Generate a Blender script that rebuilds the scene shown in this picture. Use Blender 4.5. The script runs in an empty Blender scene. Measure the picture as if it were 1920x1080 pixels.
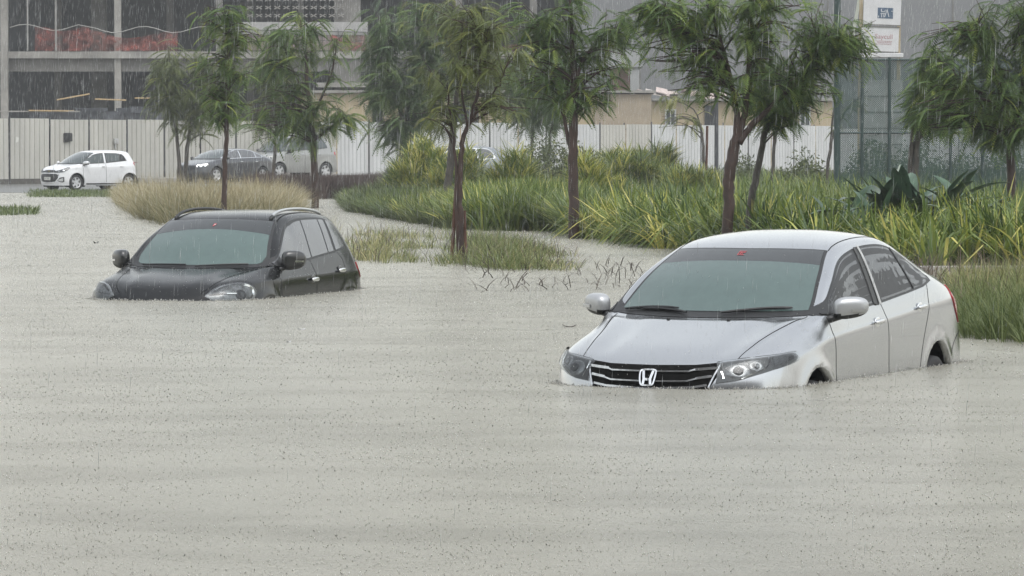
import bpy, bmesh, math, random
import numpy as np
from mathutils import Vector, Matrix
from mathutils.bvhtree import BVHTree
R = math.radians
scn = bpy.context.scene
col = scn.collection

# ------------------------------------------------------------------ camera
cam_d = bpy.data.cameras.new('camera'); cam = bpy.data.objects.new('camera', cam_d); col.objects.link(cam)
F_PX, CAM_H, HOR = 8000.0, 1.578, 276.7
cam_d.sensor_width = 36.0; cam_d.lens = 36.0*F_PX/1920.0
cam.location = (0, 0, CAM_H)
PITCH = math.atan((540-HOR)/F_PX)
cam.rotation_euler = (math.pi/2-PITCH, 0, 0)
cam_d.clip_start = 0.5; cam_d.clip_end = 6000
scn.camera = cam

# ------------------------------------------------------------------ sky and sun
SUN_EL, SUN_ROT = R(62), R(150)
w = bpy.data.worlds.new('World'); scn.world = w; w.use_nodes = True
nt = w.node_tree; nt.nodes.clear()
sky = nt.nodes.new('ShaderNodeTexSky'); sky.sky_type = 'NISHITA'; sky.sun_disc = False
sky.sun_elevation = SUN_EL; sky.sun_rotation = SUN_ROT
sky.air_density = 2.0; sky.dust_density = 2.0; sky.ozone_density = 1.0; sky.altitude = 0
hs = nt.nodes.new('ShaderNodeHueSaturation'); hs.inputs['Saturation'].default_value = 0.22
bg = nt.nodes.new('ShaderNodeBackground'); bg.inputs['Strength'].default_value = 0.13
ow = nt.nodes.new('ShaderNodeOutputWorld')
nt.links.new(sky.outputs[0], hs.inputs['Color']); nt.links.new(hs.outputs[0], bg.inputs[0]); nt.links.new(bg.outputs[0], ow.inputs[0])
sl = bpy.data.lights.new('sun', 'SUN'); sl.energy = 0.6; sl.angle = R(35); sl.color = (1.0, .985, .96)
so = bpy.data.objects.new('sun', sl); col.objects.link(so)
# sun direction (towards the sun) matching the sky
sd = Vector((math.sin(SUN_ROT)*math.cos(SUN_EL), math.cos(SUN_ROT)*math.cos(SUN_EL), math.sin(SUN_EL)))
so.rotation_euler = sd.to_track_quat('Z', 'Y').to_euler()
scn.view_settings.view_transform = 'Standard'; scn.view_settings.look = 'None'
scn.view_settings.exposure = 0.90; scn.view_settings.gamma = 1.0
scn.cycles.max_bounces = 8; scn.cycles.transparent_max_bounces = 12; scn.cycles.volume_bounces = 0
scn.cycles.diffuse_bounces = 3; scn.cycles.glossy_bounces = 3; scn.cycles.caustics_reflective = False; scn.cycles.caustics_refractive = False

# ------------------------------------------------------------------ helpers
def tag(o, label=None, cat=None, group=None, kind=None):
    if label: o['label'] = label
    if cat: o['category'] = cat
    if group: o['group'] = group
    if kind: o['kind'] = kind
    return o
def empty(name, loc=(0,0,0), rz=0.0, label=None, cat=None, group=None):
    o = bpy.data.objects.new(name, None); col.objects.link(o); o.location = loc; o.rotation_euler = (0,0,rz)
    o.empty_display_size = .2
    return tag(o, label, cat, group)
def link(name, me, mats, parent=None):
    o = bpy.data.objects.new(name, me); col.objects.link(o)
    for m in (mats if isinstance(mats, (list, tuple)) else [mats]): me.materials.append(m)
    if parent: o.parent = parent
    return o
def mk(name, V, Fc, mats, parent=None, smooth=False, mi=None):
    me = bpy.data.meshes.new(name)
    me.from_pydata([tuple(map(float, v)) for v in V], [], [tuple(int(i) for i in f) for f in Fc])
    if smooth: me.polygons.foreach_set('use_smooth', [True]*len(me.polygons))
    if mi is not None: me.polygons.foreach_set('material_index', [int(i) for i in mi])
    me.update()
    return link(name, me, mats, parent)
def mk_quads(name, V, Q, mats, parent=None, smooth=False, mi=None, attr=None, k=4):
    """fast numpy mesh: V (n,3), Q (m,k)"""
    V = np.asarray(V, np.float32); Q = np.asarray(Q, np.int32)
    me = bpy.data.meshes.new(name)
    me.vertices.add(len(V)); me.vertices.foreach_set('co', V.ravel())
    me.loops.add(Q.size); me.loops.foreach_set('vertex_index', Q.ravel())
    me.polygons.add(len(Q)); me.polygons.foreach_set('loop_start', np.arange(0, Q.size, k, dtype=np.int32))
    if smooth: me.polygons.foreach_set('use_smooth', np.ones(len(Q), bool))
    if mi is not None: me.polygons.foreach_set('material_index', np.asarray(mi, np.int32))
    if attr is not None:
        a = me.attributes.new('rnd', 'FLOAT', 'FACE'); a.data.foreach_set('value', np.asarray(attr, np.float32))
    me.update(calc_edges=True); me.validate()
    return link(name, me, mats, parent)
class MB:
    """collects simple shapes that become ONE mesh"""
    def __init__(s): s.V = []; s.F = []; s.M = []; s.m = 0
    def add(s, V, Fc):
        n = len(s.V); s.V += [tuple(v) for v in V]; s.F += [tuple(i+n for i in f) for f in Fc]; s.M += [s.m]*len(Fc); return s
    def box(s, c, d, rz=0.0, rot=None):
        hx, hy, hz = d[0]/2, d[1]/2, d[2]/2
        P = [Vector((x, y, z)) for z in (-hz, hz) for y in (-hy, hy) for x in (-hx, hx)]
        Rm = rot if rot is not None else Matrix.Rotation(rz, 3, 'Z')
        P = [Rm @ p + Vector(c) for p in P]
        return s.add(P, [(0,2,3,1),(4,5,7,6),(0,1,5,4),(2,6,7,3),(0,4,6,2),(1,3,7,5)])
    def bar(s, a, b, w, h=None):
        a = Vector(a); b = Vector(b); d = b-a; L = d.length
        if L < 1e-6: return s
        q = d.to_track_quat('X', 'Z').to_matrix()
        return s.box((a+b)/2, (L, w, h or w), rot=q)
    def tube(s, pts, rad, n=8, cap=True):
        pts = [Vector(p) for p in pts]; rad = rad if isinstance(rad, (list, tuple)) else [rad]*len(pts)
        V = []; Fc = []
        ref = Vector((0, 0, 1))
        for i, p in enumerate(pts):
            t = (pts[min(i+1, len(pts)-1)]-pts[max(i-1, 0)]).normalized()
            if i == 0:
                u = t.cross(ref if abs(t.z) < .9 else Vector((1, 0, 0))).normalized()
            else:
                u = (u - t*u.dot(t)).normalized()
            v = t.cross(u)
            for k in range(n):
                a = 2*math.pi*k/n; V.append(p+(u*math.cos(a)+v*math.sin(a))*rad[i])
        for i in range(len(pts)-1):
            for k in range(n):
                k2 = (k+1) % n; Fc.append((i*n+k, i*n+k2, (i+1)*n+k2, (i+1)*n+k))
        if cap:
            Fc.append(tuple(range(n-1, -1, -1))); Fc.append(tuple((len(pts)-1)*n+k for k in range(n)))
        return s.add(V, Fc)
    def build(s, name, mats, parent=None, smooth=False, bevel=0.0):
        o = mk(name, s.V, s.F, mats, parent, smooth, s.M if isinstance(mats, (list, tuple)) else None)
        if bevel:
            m = o.modifiers.new('bevel', 'BEVEL'); m.width = bevel; m.segments = 2; m.limit_method = 'ANGLE'
        return o

# ------------------------------------------------------------------ materials
def newmat(name):
    m = bpy.data.materials.new(name); m.use_nodes = True; nt = m.node_tree
    return m, nt, nt.nodes['Principled BSDF']
def N(nt, t, **kw):
    n = nt.nodes.new(t)
    for k, v in kw.items():
        if k.startswith('i_'):
            key = k[2:]
            key = int(key) if key.isdigit() else key.replace('_', ' ')
            n.inputs[key].default_value = v
        else: setattr(n, k, v)
    return n
def ramp(nt, stops, src=None, interp='LINEAR'):
    n = nt.nodes.new('ShaderNodeValToRGB'); n.color_ramp.interpolation = interp
    e = n.color_ramp.elements
    while len(e) < len(stops): e.new(0.5)
    for el, (p, c) in zip(e, stops):
        el.position = p; el.color = (*c, 1) if len(c) == 3 else c
    if src: nt.links.new(src, n.inputs[0])
    return n
def mat(name, base, rough=.6, metal=0.0, coat=0.0, spec=.5, var=0.0, vscale=3.0, bump=0.0, bscale=40.0, stretch=(1,1,1), coatr=.03, col2=None):
    """principled with mottled colour and bump"""
    m, nt, b = newmat(name)
    b.inputs['Base Color'].default_value = (*base, 1); b.inputs['Roughness'].default_value = rough
    b.inputs['Metallic'].default_value = metal; b.inputs['Coat Weight'].default_value = coat
    b.inputs['Coat Roughness'].default_value = coatr; b.inputs['Specular IOR Level'].default_value = spec
    if var or bump:
        tc = N(nt, 'ShaderNodeTexCoord'); mp = N(nt, 'ShaderNodeMapping'); mp.inputs['Scale'].default_value = stretch
        nt.links.new(tc.outputs['Object'], mp.inputs[0])
        if var:
            n = N(nt, 'ShaderNodeTexNoise', i_Scale=vscale, i_Detail=6.0, i_Roughness=.65); nt.links.new(mp.outputs[0], n.inputs['Vector'])
            lo = tuple(c*(1-var) for c in base); hi = col2 if col2 else tuple(min(1, c*(1+var)) for c in base)
            r = ramp(nt, [(.32, lo), (.68, hi)], n.outputs[0]); nt.links.new(r.outputs[0], b.inputs['Base Color'])
        if bump:
            n2 = N(nt, 'ShaderNodeTexNoise', i_Scale=bscale, i_Detail=4.0); nt.links.new(mp.outputs[0], n2.inputs['Vector'])
            bp = N(nt, 'ShaderNodeBump', i_Strength=bump, i_Distance=.02); nt.links.new(n2.outputs[0], bp.inputs['Height']); nt.links.new(bp.outputs[0], b.inputs['Normal'])
    return m
def wet_glass(name, base, rough=.08, fog=.0):
    """dark or fogged car glass seen from outside with rain on it"""
    m, nt, b = newmat(name)
    tc = N(nt, 'ShaderNodeTexCoord'); mp = N(nt, 'ShaderNodeMapping'); mp.inputs['Scale'].default_value = (7, 7, 1.1)
    nt.links.new(tc.outputs['Object'], mp.inputs[0])
    n = N(nt, 'ShaderNodeTexNoise', i_Scale=2.0, i_Detail=5.0, i_Roughness=.6); nt.links.new(mp.outputs[0], n.inputs['Vector'])
    k = .16 + .1*fog
    r = ramp(nt, [(.3, tuple(c*(1-k) for c in base)), (.7, tuple(c*(1+k) for c in base))], n.outputs[0])
    nt.links.new(r.outputs[0], b.inputs['Base Color'])
    n2 = N(nt, 'ShaderNodeTexNoise', i_Scale=90.0, i_Detail=2.0); nt.links.new(tc.outputs['Object'], n2.inputs['Vector'])
    r2 = ramp(nt, [(.55, (0,0,0)), (.72, (1,1,1))], n2.outputs[0])
    bp = N(nt, 'ShaderNodeBump', i_Strength=.12, i_Distance=.002); nt.links.new(r2.outputs[0], bp.inputs['Height']); nt.links.new(bp.outputs[0], b.inputs['Normal'])
    b.inputs['Roughness'].default_value = rough; b.inputs['IOR'].default_value = 1.5
    b.inputs['Coat Weight'].default_value = .5; b.inputs['Coat Roughness'].default_value = .02
    return m
def car_paint(name, base, metal, rough, coat=1.0, flake=.0, dirt=(.35,.33,.29), dirtk=.25, spec=.5):
    m, nt, b = newmat(name); b.inputs['Specular IOR Level'].default_value = spec
    tc = N(nt, 'ShaderNodeTexCoord')
    n = N(nt, 'ShaderNodeTexNoise', i_Scale=1.6, i_Detail=7.0, i_Roughness=.7); nt.links.new(tc.outputs['Object'], n.inputs['Vector'])
    sx = N(nt, 'ShaderNodeSeparateXYZ'); nt.links.new(tc.outputs['Object'], sx.inputs[0])
    mr = N(nt, 'ShaderNodeMapRange', i_1=1.0, i_2=.35, i_3=0.0, i_4=1.0); nt.links.new(sx.outputs['Z'], mr.inputs[0])
    mu = N(nt, 'ShaderNodeMath', operation='MULTIPLY'); nt.links.new(mr.outputs[0], mu.inputs[0]); nt.links.new(n.outputs[0], mu.inputs[1])
    mu2 = N(nt, 'ShaderNodeMath', operation='MULTIPLY', i_1=dirtk*1.6); nt.links.new(mu.outputs[0], mu2.inputs[0])
    mx = N(nt, 'ShaderNodeMix', data_type='RGBA'); mx.inputs[6].default_value = (*base, 1); mx.inputs[7].default_value = (*dirt, 1)
    nt.links.new(mu2.outputs[0], mx.inputs[0]); nt.links.new(mx.outputs[2], b.inputs['Base Color'])
    b.inputs['Metallic'].default_value = metal; b.inputs['Roughness'].default_value = rough
    b.inputs['Coat Weight'].default_value = coat; b.inputs['Coat Roughness'].default_value = .035
    n2 = N(nt, 'ShaderNodeTexNoise', i_Scale=120.0, i_Detail=2.0); nt.links.new(tc.outputs['Object'], n2.inputs['Vector'])
    r2 = ramp(nt, [(.56, (0,0,0)), (.70, (1,1,1))], n2.outputs[0])
    bp = N(nt, 'ShaderNodeBump', i_Strength=.10, i_Distance=.0015); nt.links.new(r2.outputs[0], bp.inputs['Height'])
    nt.links.new(bp.outputs[0], b.inputs['Coat Normal'])
    return m
M = {}
M['black_trim'] = mat('black_trim', (.018,.019,.020), .45, var=.3, vscale=20)
M['rubber'] = mat('rubber', (.025,.025,.026), .7, var=.3, vscale=20)
M['well'] = mat('wheel_well_lining', (.008,.008,.009), .95, spec=.1)
M['chrome'] = mat('chrome', (.82,.83,.84), .12, 1.0)
M['satin'] = mat('satin_silver', (.62,.63,.64), .32, .9, coat=.3)
M['seam'] = mat('panel_gap', (.006,.006,.006), .8, spec=.1)
M['lamp_black'] = mat('lamp_housing', (.035,.037,.040), .35, .2, coat=.5)
M['lamp_grey'] = mat('lamp_inner', (.20,.21,.22), .25, .7, coat=.6, var=.4, vscale=30)
M['red_lens'] = mat('red_lens', (.45,.012,.02), .15, coat=.8)
M['glass_fog'] = wet_glass('fogged_windscreen', (.075,.118,.110), .16, fog=-.9)
M['glass_band'] = wet_glass('tinted_band', (.022,.026,.027), .10)
M['glass_dark'] = wet_glass('tinted_side_glass', (.012,.014,.016), .03)
M['sticker_red'] = mat('sticker_red', (.42,.07,.08), .5)
M['sticker_white'] = mat('sticker_white', (.55,.50,.50), .5)
def clear_lens():
    m, nt, b = newmat('clear_lens')
    out = nt.nodes['Material Output']; tr = N(nt, 'ShaderNodeBsdfTransparent'); tr.inputs[0].default_value = (.93,.95,.95,1)
    gl = N(nt, 'ShaderNodeBsdfGlossy'); gl.inputs['Roughness'].default_value = .04
    lw = N(nt, 'ShaderNodeFresnel', i_IOR=1.55); mx = N(nt, 'ShaderNodeMixShader')
    nt.links.new(lw.outputs[0], mx.inputs[0]); nt.links.new(tr.outputs[0], mx.inputs[1]); nt.links.new(gl.outputs[0], mx.inputs[2]); nt.links.new(mx.outputs[0], out.inputs[0])
    return m
M['lens'] = clear_lens()
# ------------------------------------------------------------------ flood water
def water_material():
    m, nt, b = newmat('flood_water')
    geo = N(nt, 'ShaderNodeTexCoord'); P = geo.outputs['Object']
    def noise(scale, sx, sy, det=4.0, ro=.6):
        mp = N(nt, 'ShaderNodeMapping'); mp.inputs['Scale'].default_value = (sx, sy, 1); nt.links.new(P, mp.inputs[0])
        n = N(nt, 'ShaderNodeTexNoise', i_Scale=scale, i_Detail=det, i_Roughness=ro); nt.links.new(mp.outputs[0], n.inputs['Vector']); return n.outputs[0]
    # silt clouds in the water
    big = noise(.35, 1, .35, 5); r = ramp(nt, [(.3, (.345,.333,.280)), (.7, (.405,.391,.333))], big)
    nt.links.new(r.outputs[0], b.inputs['Base Color'])
    b.inputs['Roughness'].default_value = .20; b.inputs['IOR'].default_value = 1.33; b.inputs['Specular IOR Level'].default_value = .5
    # height: wind ripples + pock marks of rain
    rip = noise(2.2, 1, 2.2, 6, .65); fine = noise(26, 1, 1, 4, .7)
    vo = N(nt, 'ShaderNodeTexVoronoi', i_Scale=9.0); nt.links.new(P, vo.inputs['Vector'])
    vr = ramp(nt, [(.0, (1,1,1)), (.10, (.1,.1,.1)), (.16, (.45,.45,.45)), (.24, (0,0,0))], vo.outputs[0])
    msk = noise(.5, 1, 1.8, 3); mr = ramp(nt, [(.45, (.40,.40,.40)), (.80, (1,1,1))], msk)
    def mul(a, k):
        q = N(nt, 'ShaderNodeMath', operation='MULTIPLY'); nt.links.new(a, q.inputs[0])
        if isinstance(k, float): q.inputs[1].default_value = k
        else: nt.links.new(k, q.inputs[1])
        return q.outputs[0]
    def add(a, c):
        q = N(nt, 'ShaderNodeMath', operation='ADD'); nt.links.new(a, q.inputs[0]); nt.links.new(c, q.inputs[1]); return q.outputs[0]
    h = add(add(mul(rip, .05), mul(fine, .24)), mul(vr.outputs[0], .14))
    h = add(h, mul(mul(noise(22, 1, 1.7, 5, .8), mr.outputs[0]), .75))
    # sharp little crests where gusts ruffle the water
    rn = noise(3.6, 1, 1.9, 5, .62)
    s1 = N(nt, 'ShaderNodeMath', operation='SUBTRACT', i_1=.5); nt.links.new(rn, s1.inputs[0])
    s2 = N(nt, 'ShaderNodeMath', operation='ABSOLUTE'); nt.links.new(s1.outputs[0], s2.inputs[0])
    s3 = ramp(nt, [(0, (1,1,1)), (.05, (.35,.35,.35)), (.14, (0,0,0))], s2.outputs[0])
    gm = noise(.42, 1, 2.3, 4); gr = ramp(nt, [(.50, (0,0,0)), (.68, (1,1,1))], gm)
    h = add(h, mul(mul(s3.outputs[0], gr.outputs[0]), .28))
    h = add(h, mul(noise(70, 1, 1, 2, .6), .07))
    bp = N(nt, 'ShaderNodeBump', i_Strength=.9, i_Distance=.07); nt.links.new(h, bp.inputs['Height']); nt.links.new(bp.outputs[0], b.inputs['Normal'])
    return m
M['water'] = water_material()
tag(mk('water', [(-400,-150,0),(400,-150,0),(400,900,0),(-400,900,0)], [(0,1,2,3)], M['water']), kind='structure', label='brown flood water pocked by rain over road and verge')
# ------------------------------------------------------------------ car bodies: a lofted skin, and pieces laid on it
def cr_tangents(P):
    """non-uniform (centripetal) Catmull-Rom as Hermite on unit segments; P (n,k,3) -> in/out tangents per segment"""
    d = np.sqrt(np.maximum(np.linalg.norm(np.diff(P, axis=0), axis=2), 1e-6))[..., None]
    n = len(P); m0 = np.zeros((n-1,)+P.shape[1:]); m1 = m0.copy()
    for i in range(n-1):
        p1, p2 = P[i], P[i+1]; t = d[i]
        if i > 0:
            p0, t0 = P[i-1], d[i-1]; m0[i] = t*((p1-p0)/t0-(p2-p0)/(t0+t)+(p2-p1)/t)
        else: m0[i] = p2-p1
        if i < n-2:
            p3, t2 = P[i+2], d[i+1]; m1[i] = t*((p2-p1)/t-(p3-p1)/(t+t2)+(p3-p2)/t2)
        else: m1[i] = p2-p1
    return m0, m1
def cr_dense(P, ns):
    m0, m1 = cr_tangents(P); out = []
    for i in range(len(P)-1):
        for s in range(ns):
            t = s/ns; h = (2*t**3-3*t**2+1, t**3-2*t**2+t, -2*t**3+3*t**2, t**3-t**2)
            out.append(h[0]*P[i]+h[1]*m0[i]+h[2]*P[i+1]+h[3]*m1[i])
    out.append(P[-1]); return np.array(out)
def smooth01(x, a, b_):
    t = min(max((x-a)/(b_-a), 0), 1); return t*t*(3-2*t)
def bonnet_ridge(h, v0, v1, u0, u1):
    return lambda u, v: h*(1-smooth01(v, v0, v1))*smooth01(u, u0, u0+1.2)*(1-smooth01(u, u1-.8, u1))
class Skin:
    def __init__(s, ctrl, ns=6, arches=(), tweak=None):
        P = np.array(ctrl, float); s.ns = ns
        P[:, 0, 1] = 0
        D = cr_dense(P, ns)
        # mirror the first rows so the centreline is smooth
        E = D.transpose(1, 0, 2); mir = E[1:3][::-1].copy(); mir[..., 1] *= -1
        E2 = cr_dense(np.concatenate([mir, E], 0), ns)[2*ns:]
        s.D = E2.transpose(1, 0, 2)            # [U][V][3]
        s.D[:, 0, 1] = 0
        # flares round the wheels
        for (ax, az, r0, bulge) in arches:
            G = s.D; rr = np.sqrt((G[..., 0]-ax)**2+(G[..., 2]-az)**2)
            k = np.exp(-((rr-r0*1.04)/.055)**2)*bulge
            side = np.clip((G[..., 1]-.55)/.15, 0, 1)*np.clip((1.0-G[..., 2])/.15, 0, 1)
            s.D[..., 1] += k*side
        U, V = s.D.shape[:2]; s.U, s.V = U, V
        if tweak:
            for i in range(U):
                for j in range(V): s.D[i, j, 2] += tweak(i/ns, j/ns)
        s.nrm = s.normals()
        Vt = s.D.reshape(-1, 3); mirr = Vt*np.array([1, -1, 1])
        Q = []
        for i in range(U-1):
            for j in range(V-1):
                a = i*V+j; Q.append((a, a+1, a+V+1, a+V))
        s.Q = Q; n = len(Vt)
        s.bvh = BVHTree.FromPolygons([tuple(v) for v in Vt]+[tuple(v) for v in mirr],
            [q for q in Q]+[tuple(i+n for i in q[::-1]) for q in Q])
    def normals(s):
        G = s.D; du = np.gradient(G, axis=0); dv = np.gradient(G, axis=1)
        # at the centreline dv must be along y
        n = np.cross(dv, du); l = np.linalg.norm(n, axis=2, keepdims=True); n = n/np.maximum(l, 1e-9)
        c = np.array([-1.3, 0, .6]); out = (G-c)
        if (n*out).sum() < 0: n = -n
        return n
    def S(s, u, v, off=0.0, side=1):
        """u in station units, v in row units"""
        a = min(max(u*s.ns, 0), s.U-1.001); b = min(max(v*s.ns, 0), s.V-1.001)
        i, j = int(a), int(b); fa, fb = a-i, b-j
        w = ((1-fa)*(1-fb), fa*(1-fb), (1-fa)*fb, fa*fb)
        p = w[0]*s.D[i, j]+w[1]*s.D[i+1, j]+w[2]*s.D[i, j+1]+w[3]*s.D[i+1, j+1]
        n = w[0]*s.nrm[i, j]+w[1]*s.nrm[i+1, j]+w[2]*s.nrm[i, j+1]+w[3]*s.nrm[i+1, j+1]
        if v < .05: n = n*np.array([1, 0, 1])
        n = n/np.linalg.norm(n); p = p+n*off
        return Vector((p[0], p[1]*side, p[2]))
    def hit(s, o, d, off=0.0):
        loc, nrm, i, dist = s.bvh.ray_cast(Vector(o), Vector(d).normalized())
        if loc is None: return None
        if nrm.dot(Vector(d)) > 0: nrm = -nrm
        return loc+nrm*off
    def side(s, x, z, off=0.0, side=1):
        p = s.hit((x, 3*side, z), (0, -side, 0), off)
        return p if p is not None else Vector((x, .8*side, z))
    def diag(s, a, z, off=0.0, side=1, ang=45.0):
        """a = coordinate across a ray that comes in from the front corner"""
        c, q = math.cos(R(ang)), math.sin(R(ang)); d = (-c, -q*side, 0)
        o = Vector((3*c, 3*q*side, z))+Vector((-q, c*side, 0))*a
        p = s.hit(o, d, off); return p if p is not None else Vector((.5, .8*side, z))
def patch(pf, lo, hi, x0, x1, nx, ny, name, m, parent, thick=.004, off=.003, smooth=True):
    """a curved panel between two curves lo(x), hi(x); pf(x, z, off) puts it on the skin; closed rim so that it has body"""
    G = [[None]*(ny+1) for _ in range(nx+1)]
    for i in range(nx+1):
        x = x0+(x1-x0)*i/nx; a, b = lo(x), hi(x)
        for j in range(ny+1): G[i][j] = (x, a+(b-a)*j/ny)
    V = []; Fc = []; idx = lambda i, j: i*(ny+1)+j
    for i in range(nx+1):
        for j in range(ny+1): V.append(pf(*G[i][j], off+thick))
    n0 = len(V)
    for i in range(nx):
        for j in range(ny): Fc.append((idx(i,j), idx(i+1,j), idx(i+1,j+1), idx(i,j+1)))
    ring = [(i,0) for i in range(nx+1)]+[(nx,j) for j in range(1,ny+1)]+[(i,ny) for i in range(nx-1,-1,-1)]+[(0,j) for j in range(ny-1,0,-1)]
    for (i,j) in ring: V.append(pf(*G[i][j], off-.003))
    for k in range(len(ring)):
        k2 = (k+1) % len(ring); Fc.append((idx(*ring[k]), n0+k, n0+k2, idx(*ring[k2])))
    o = mk(name, V, Fc, m, parent, False)
    bm = bmesh.new(); bm.from_mesh(o.data); bmesh.ops.remove_doubles(bm, verts=bm.verts, dist=1e-5); bmesh.ops.recalc_face_normals(bm, faces=bm.faces)
    bm.to_mesh(o.data); bm.free()
    if smooth:
        o.data.polygons.foreach_set('use_smooth', [len(p.vertices) > 0 for p in o.data.polygons])
        o.data.set_sharp_from_angle(angle=R(35))
    return o
def resample(pts, step, closed=False):
    pts = list(pts)+([pts[0]] if closed else []); out = [pts[0]]
    for a, b in zip(pts, pts[1:]):
        L = math.dist(a, b); n = max(1, int(L/step))
        out += [tuple(a[k]+(b[k]-a[k])*t/n for k in range(len(a))) for t in range(1, n+1)]
    return out[:-1] if closed else out
def spline2(pts, n=6, closed=False):
    P = [tuple(p) for p in pts]
    if closed: P = [P[-1]]+P+[P[0], P[1]]
    A = np.array(P)[:, None, :]
    D = cr_dense(A, n)[:, 0]
    if closed: D = D[n:-n-1] if False else D[n:n*(len(pts)+1)]
    return [tuple(p) for p in D]
def ribbon(mb, pts3, width, up, h=.004, closed=False):
    """a flat band that follows pts3; up(i) gives outward normal"""
    n = len(pts3); V = []
    for i, p in enumerate(pts3):
        a = pts3[(i-1) % n] if (closed or i > 0) else p; b = pts3[(i+1) % n] if (closed or i < n-1) else p
        t = (b-a).normalized(); nn = up(p).normalized(); sd_ = t.cross(nn).normalized()*width/2
        V += [p-sd_-nn*h*.6, p-sd_*.9+nn*h, p+sd_*.9+nn*h, p+sd_-nn*h*.6]
    Fc = []
    for i in range(n if closed else n-1):
        a = i*4; b = ((i+1) % n)*4
        for k in range(3): Fc.append((a+k, a+k+1, b+k+1, b+k))
    if not closed: Fc += [(0,1,2,3), tuple((n-1)*4+k for k in (3,2,1,0))]
    mb.add(V, Fc)
def side_up(s):
    return lambda p: Vector((0, s, .25))
def radial_up(p):  # outward from the cabin centre
    return Vector((p.x*.35+.3, p.y, (p.z-.5)*1.4))
def body_parts(skin, name_mats, root, cuts, classify, arches, well_mat):
    """cuts: list of (co, no, vmin) bisecting planes on the side; classify(center) -> part name; arches: (x, z, r)"""
    bm = bmesh.new()
    vs = [bm.verts.new(p) for p in skin.D.reshape(-1, 3)]
    vrow = bm.faces.layers.int.new('row'); urow = bm.faces.layers.int.new('sta')
    V = skin.V
    for k, q in enumerate(skin.Q):
        try: f = bm.faces.new([vs[i] for i in q])
        except ValueError: continue
        i, j = divmod(k, V-1); f[vrow] = j; f[urow] = i
    bm.faces.ensure_lookup_table()
    for (co, no, vmin) in cuts:
        fs = [f for f in bm.faces if f[vrow] >= vmin*skin.ns]
        g = set(fs); geom = list(g)+list({e for f in g for e in f.edges})+list({v for f in g for v in f.verts})
        bmesh.ops.bisect_plane(bm, geom=geom, plane_co=co, plane_no=no, dist=1e-5)
    for (ax, az, r) in arches:
        near = [f for f in bm.faces if f.calc_center_median().y > .45 and math.hypot(f.calc_center_median().x-ax, f.calc_center_median().z-az) < r+.15]
        inside = set(near); K = 28
        for k in range(K):
            a = 2*math.pi*k/K; no = Vector((math.cos(a), 0, math.sin(a))); co = Vector((ax, 0, az))+no*r
            g = {f for f in inside if f.is_valid}
            geom = list(g)+list({e for f in g for e in f.edges})+list({v for f in g for v in f.verts})
            res = bmesh.ops.bisect_plane(bm, geom=geom, plane_co=co, plane_no=no, dist=1e-6)
            allf = g | {x for x in res['geom'] if isinstance(x, bmesh.types.BMFace)}
            inside = {f for f in allf if f.is_valid and (f.calc_center_median()-co).dot(no) < 0}
        bmesh.ops.delete(bm, geom=list(inside), context='FACES')
    # a turned-in lip at the arch edge
    es = []
    for e in bm.edges:
        if e.is_boundary:
            c = (e.verts[0].co+e.verts[1].co)/2
            if c.y > .5:
                for (ax, az, r) in arches:
                    if abs(math.hypot(c.x-ax, c.z-az)-r) < .012: es.append(e)
    ret = bmesh.ops.extrude_edge_only(bm, edges=list(set(es)))
    for g in ret['geom']:
        if isinstance(g, bmesh.types.BMVert): g.co.y -= .05
    bmesh.ops.mirror(bm, geom=bm.verts[:]+bm.edges[:]+bm.faces[:], axis='Y', merge_dist=1e-4)
    bmesh.ops.recalc_face_normals(bm, faces=bm.faces)
    bm.normal_update(); bm.verts.index_update(); bm.faces.index_update()
    # smooth normals over the whole skin, kept when it is split into panels
    vn = [v.normal.copy() for v in bm.verts]
    groups = {}
    for f in bm.faces: groups.setdefault(classify(f.calc_center_median(), f[vrow]/skin.ns, f[urow]/skin.ns), []).append(f)
    objs = {}
    for key, fs in groups.items():
        mp = {}; Vv = []; Ff = []; Nn = []
        for f in fs:
            ids = []
            for v in f.verts:
                if v.index not in mp: mp[v.index] = len(Vv); Vv.append(v.co.copy()); Nn.append(vn[v.index])
                ids.append(mp[v.index])
            Ff.append(ids)
        nm = key[0]
        o = mk(nm, Vv, Ff, name_mats[nm], root, True)
        o.data.normals_split_custom_set_from_vertices([tuple(n) for n in Nn])
        objs[key] = o
    bm.free()
    # inner wheel wells
    for (ax, az, r) in arches:
        for sgn in (1, -1):
            Vw = []; Fw = []; K = 26
            for k in range(K+1):
                a = math.pi*(-.15+1.3*k/K)
                for (y, rr) in ((.80, r+.02), (.45, r+.02), (.45, .0)): Vw.append((ax+rr*math.cos(a), y*sgn, az+rr*math.sin(a)))
            for k in range(K):
                a = k*3; Fw += [(a, a+1, a+4, a+3), (a+1, a+2, a+5, a+4)]
            mk('wheel_arch_liner', Vw, Fw, well_mat, root)
    return objs
def ellipsoid(c, r, n=12, m=8, e=1.0):
    """superellipsoid vertices and faces"""
    V = []; Fc = []
    sp = lambda v, p: math.copysign(abs(v)**p, v)
    for i in range(m+1):
        ph = -math.pi/2+math.pi*i/m
        for k in range(n):
            th = 2*math.pi*k/n
            V.append((c[0]+r[0]*sp(math.cos(ph), e)*sp(math.cos(th), e), c[1]+r[1]*sp(math.cos(ph), e)*sp(math.sin(th), e), c[2]+r[2]*sp(math.sin(ph), e)))
    for i in range(m):
        for k in range(n):
            k2 = (k+1) % n; Fc.append((i*n+k, i*n+k2, (i+1)*n+k2, (i+1)*n+k))
    return V, Fc
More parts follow.
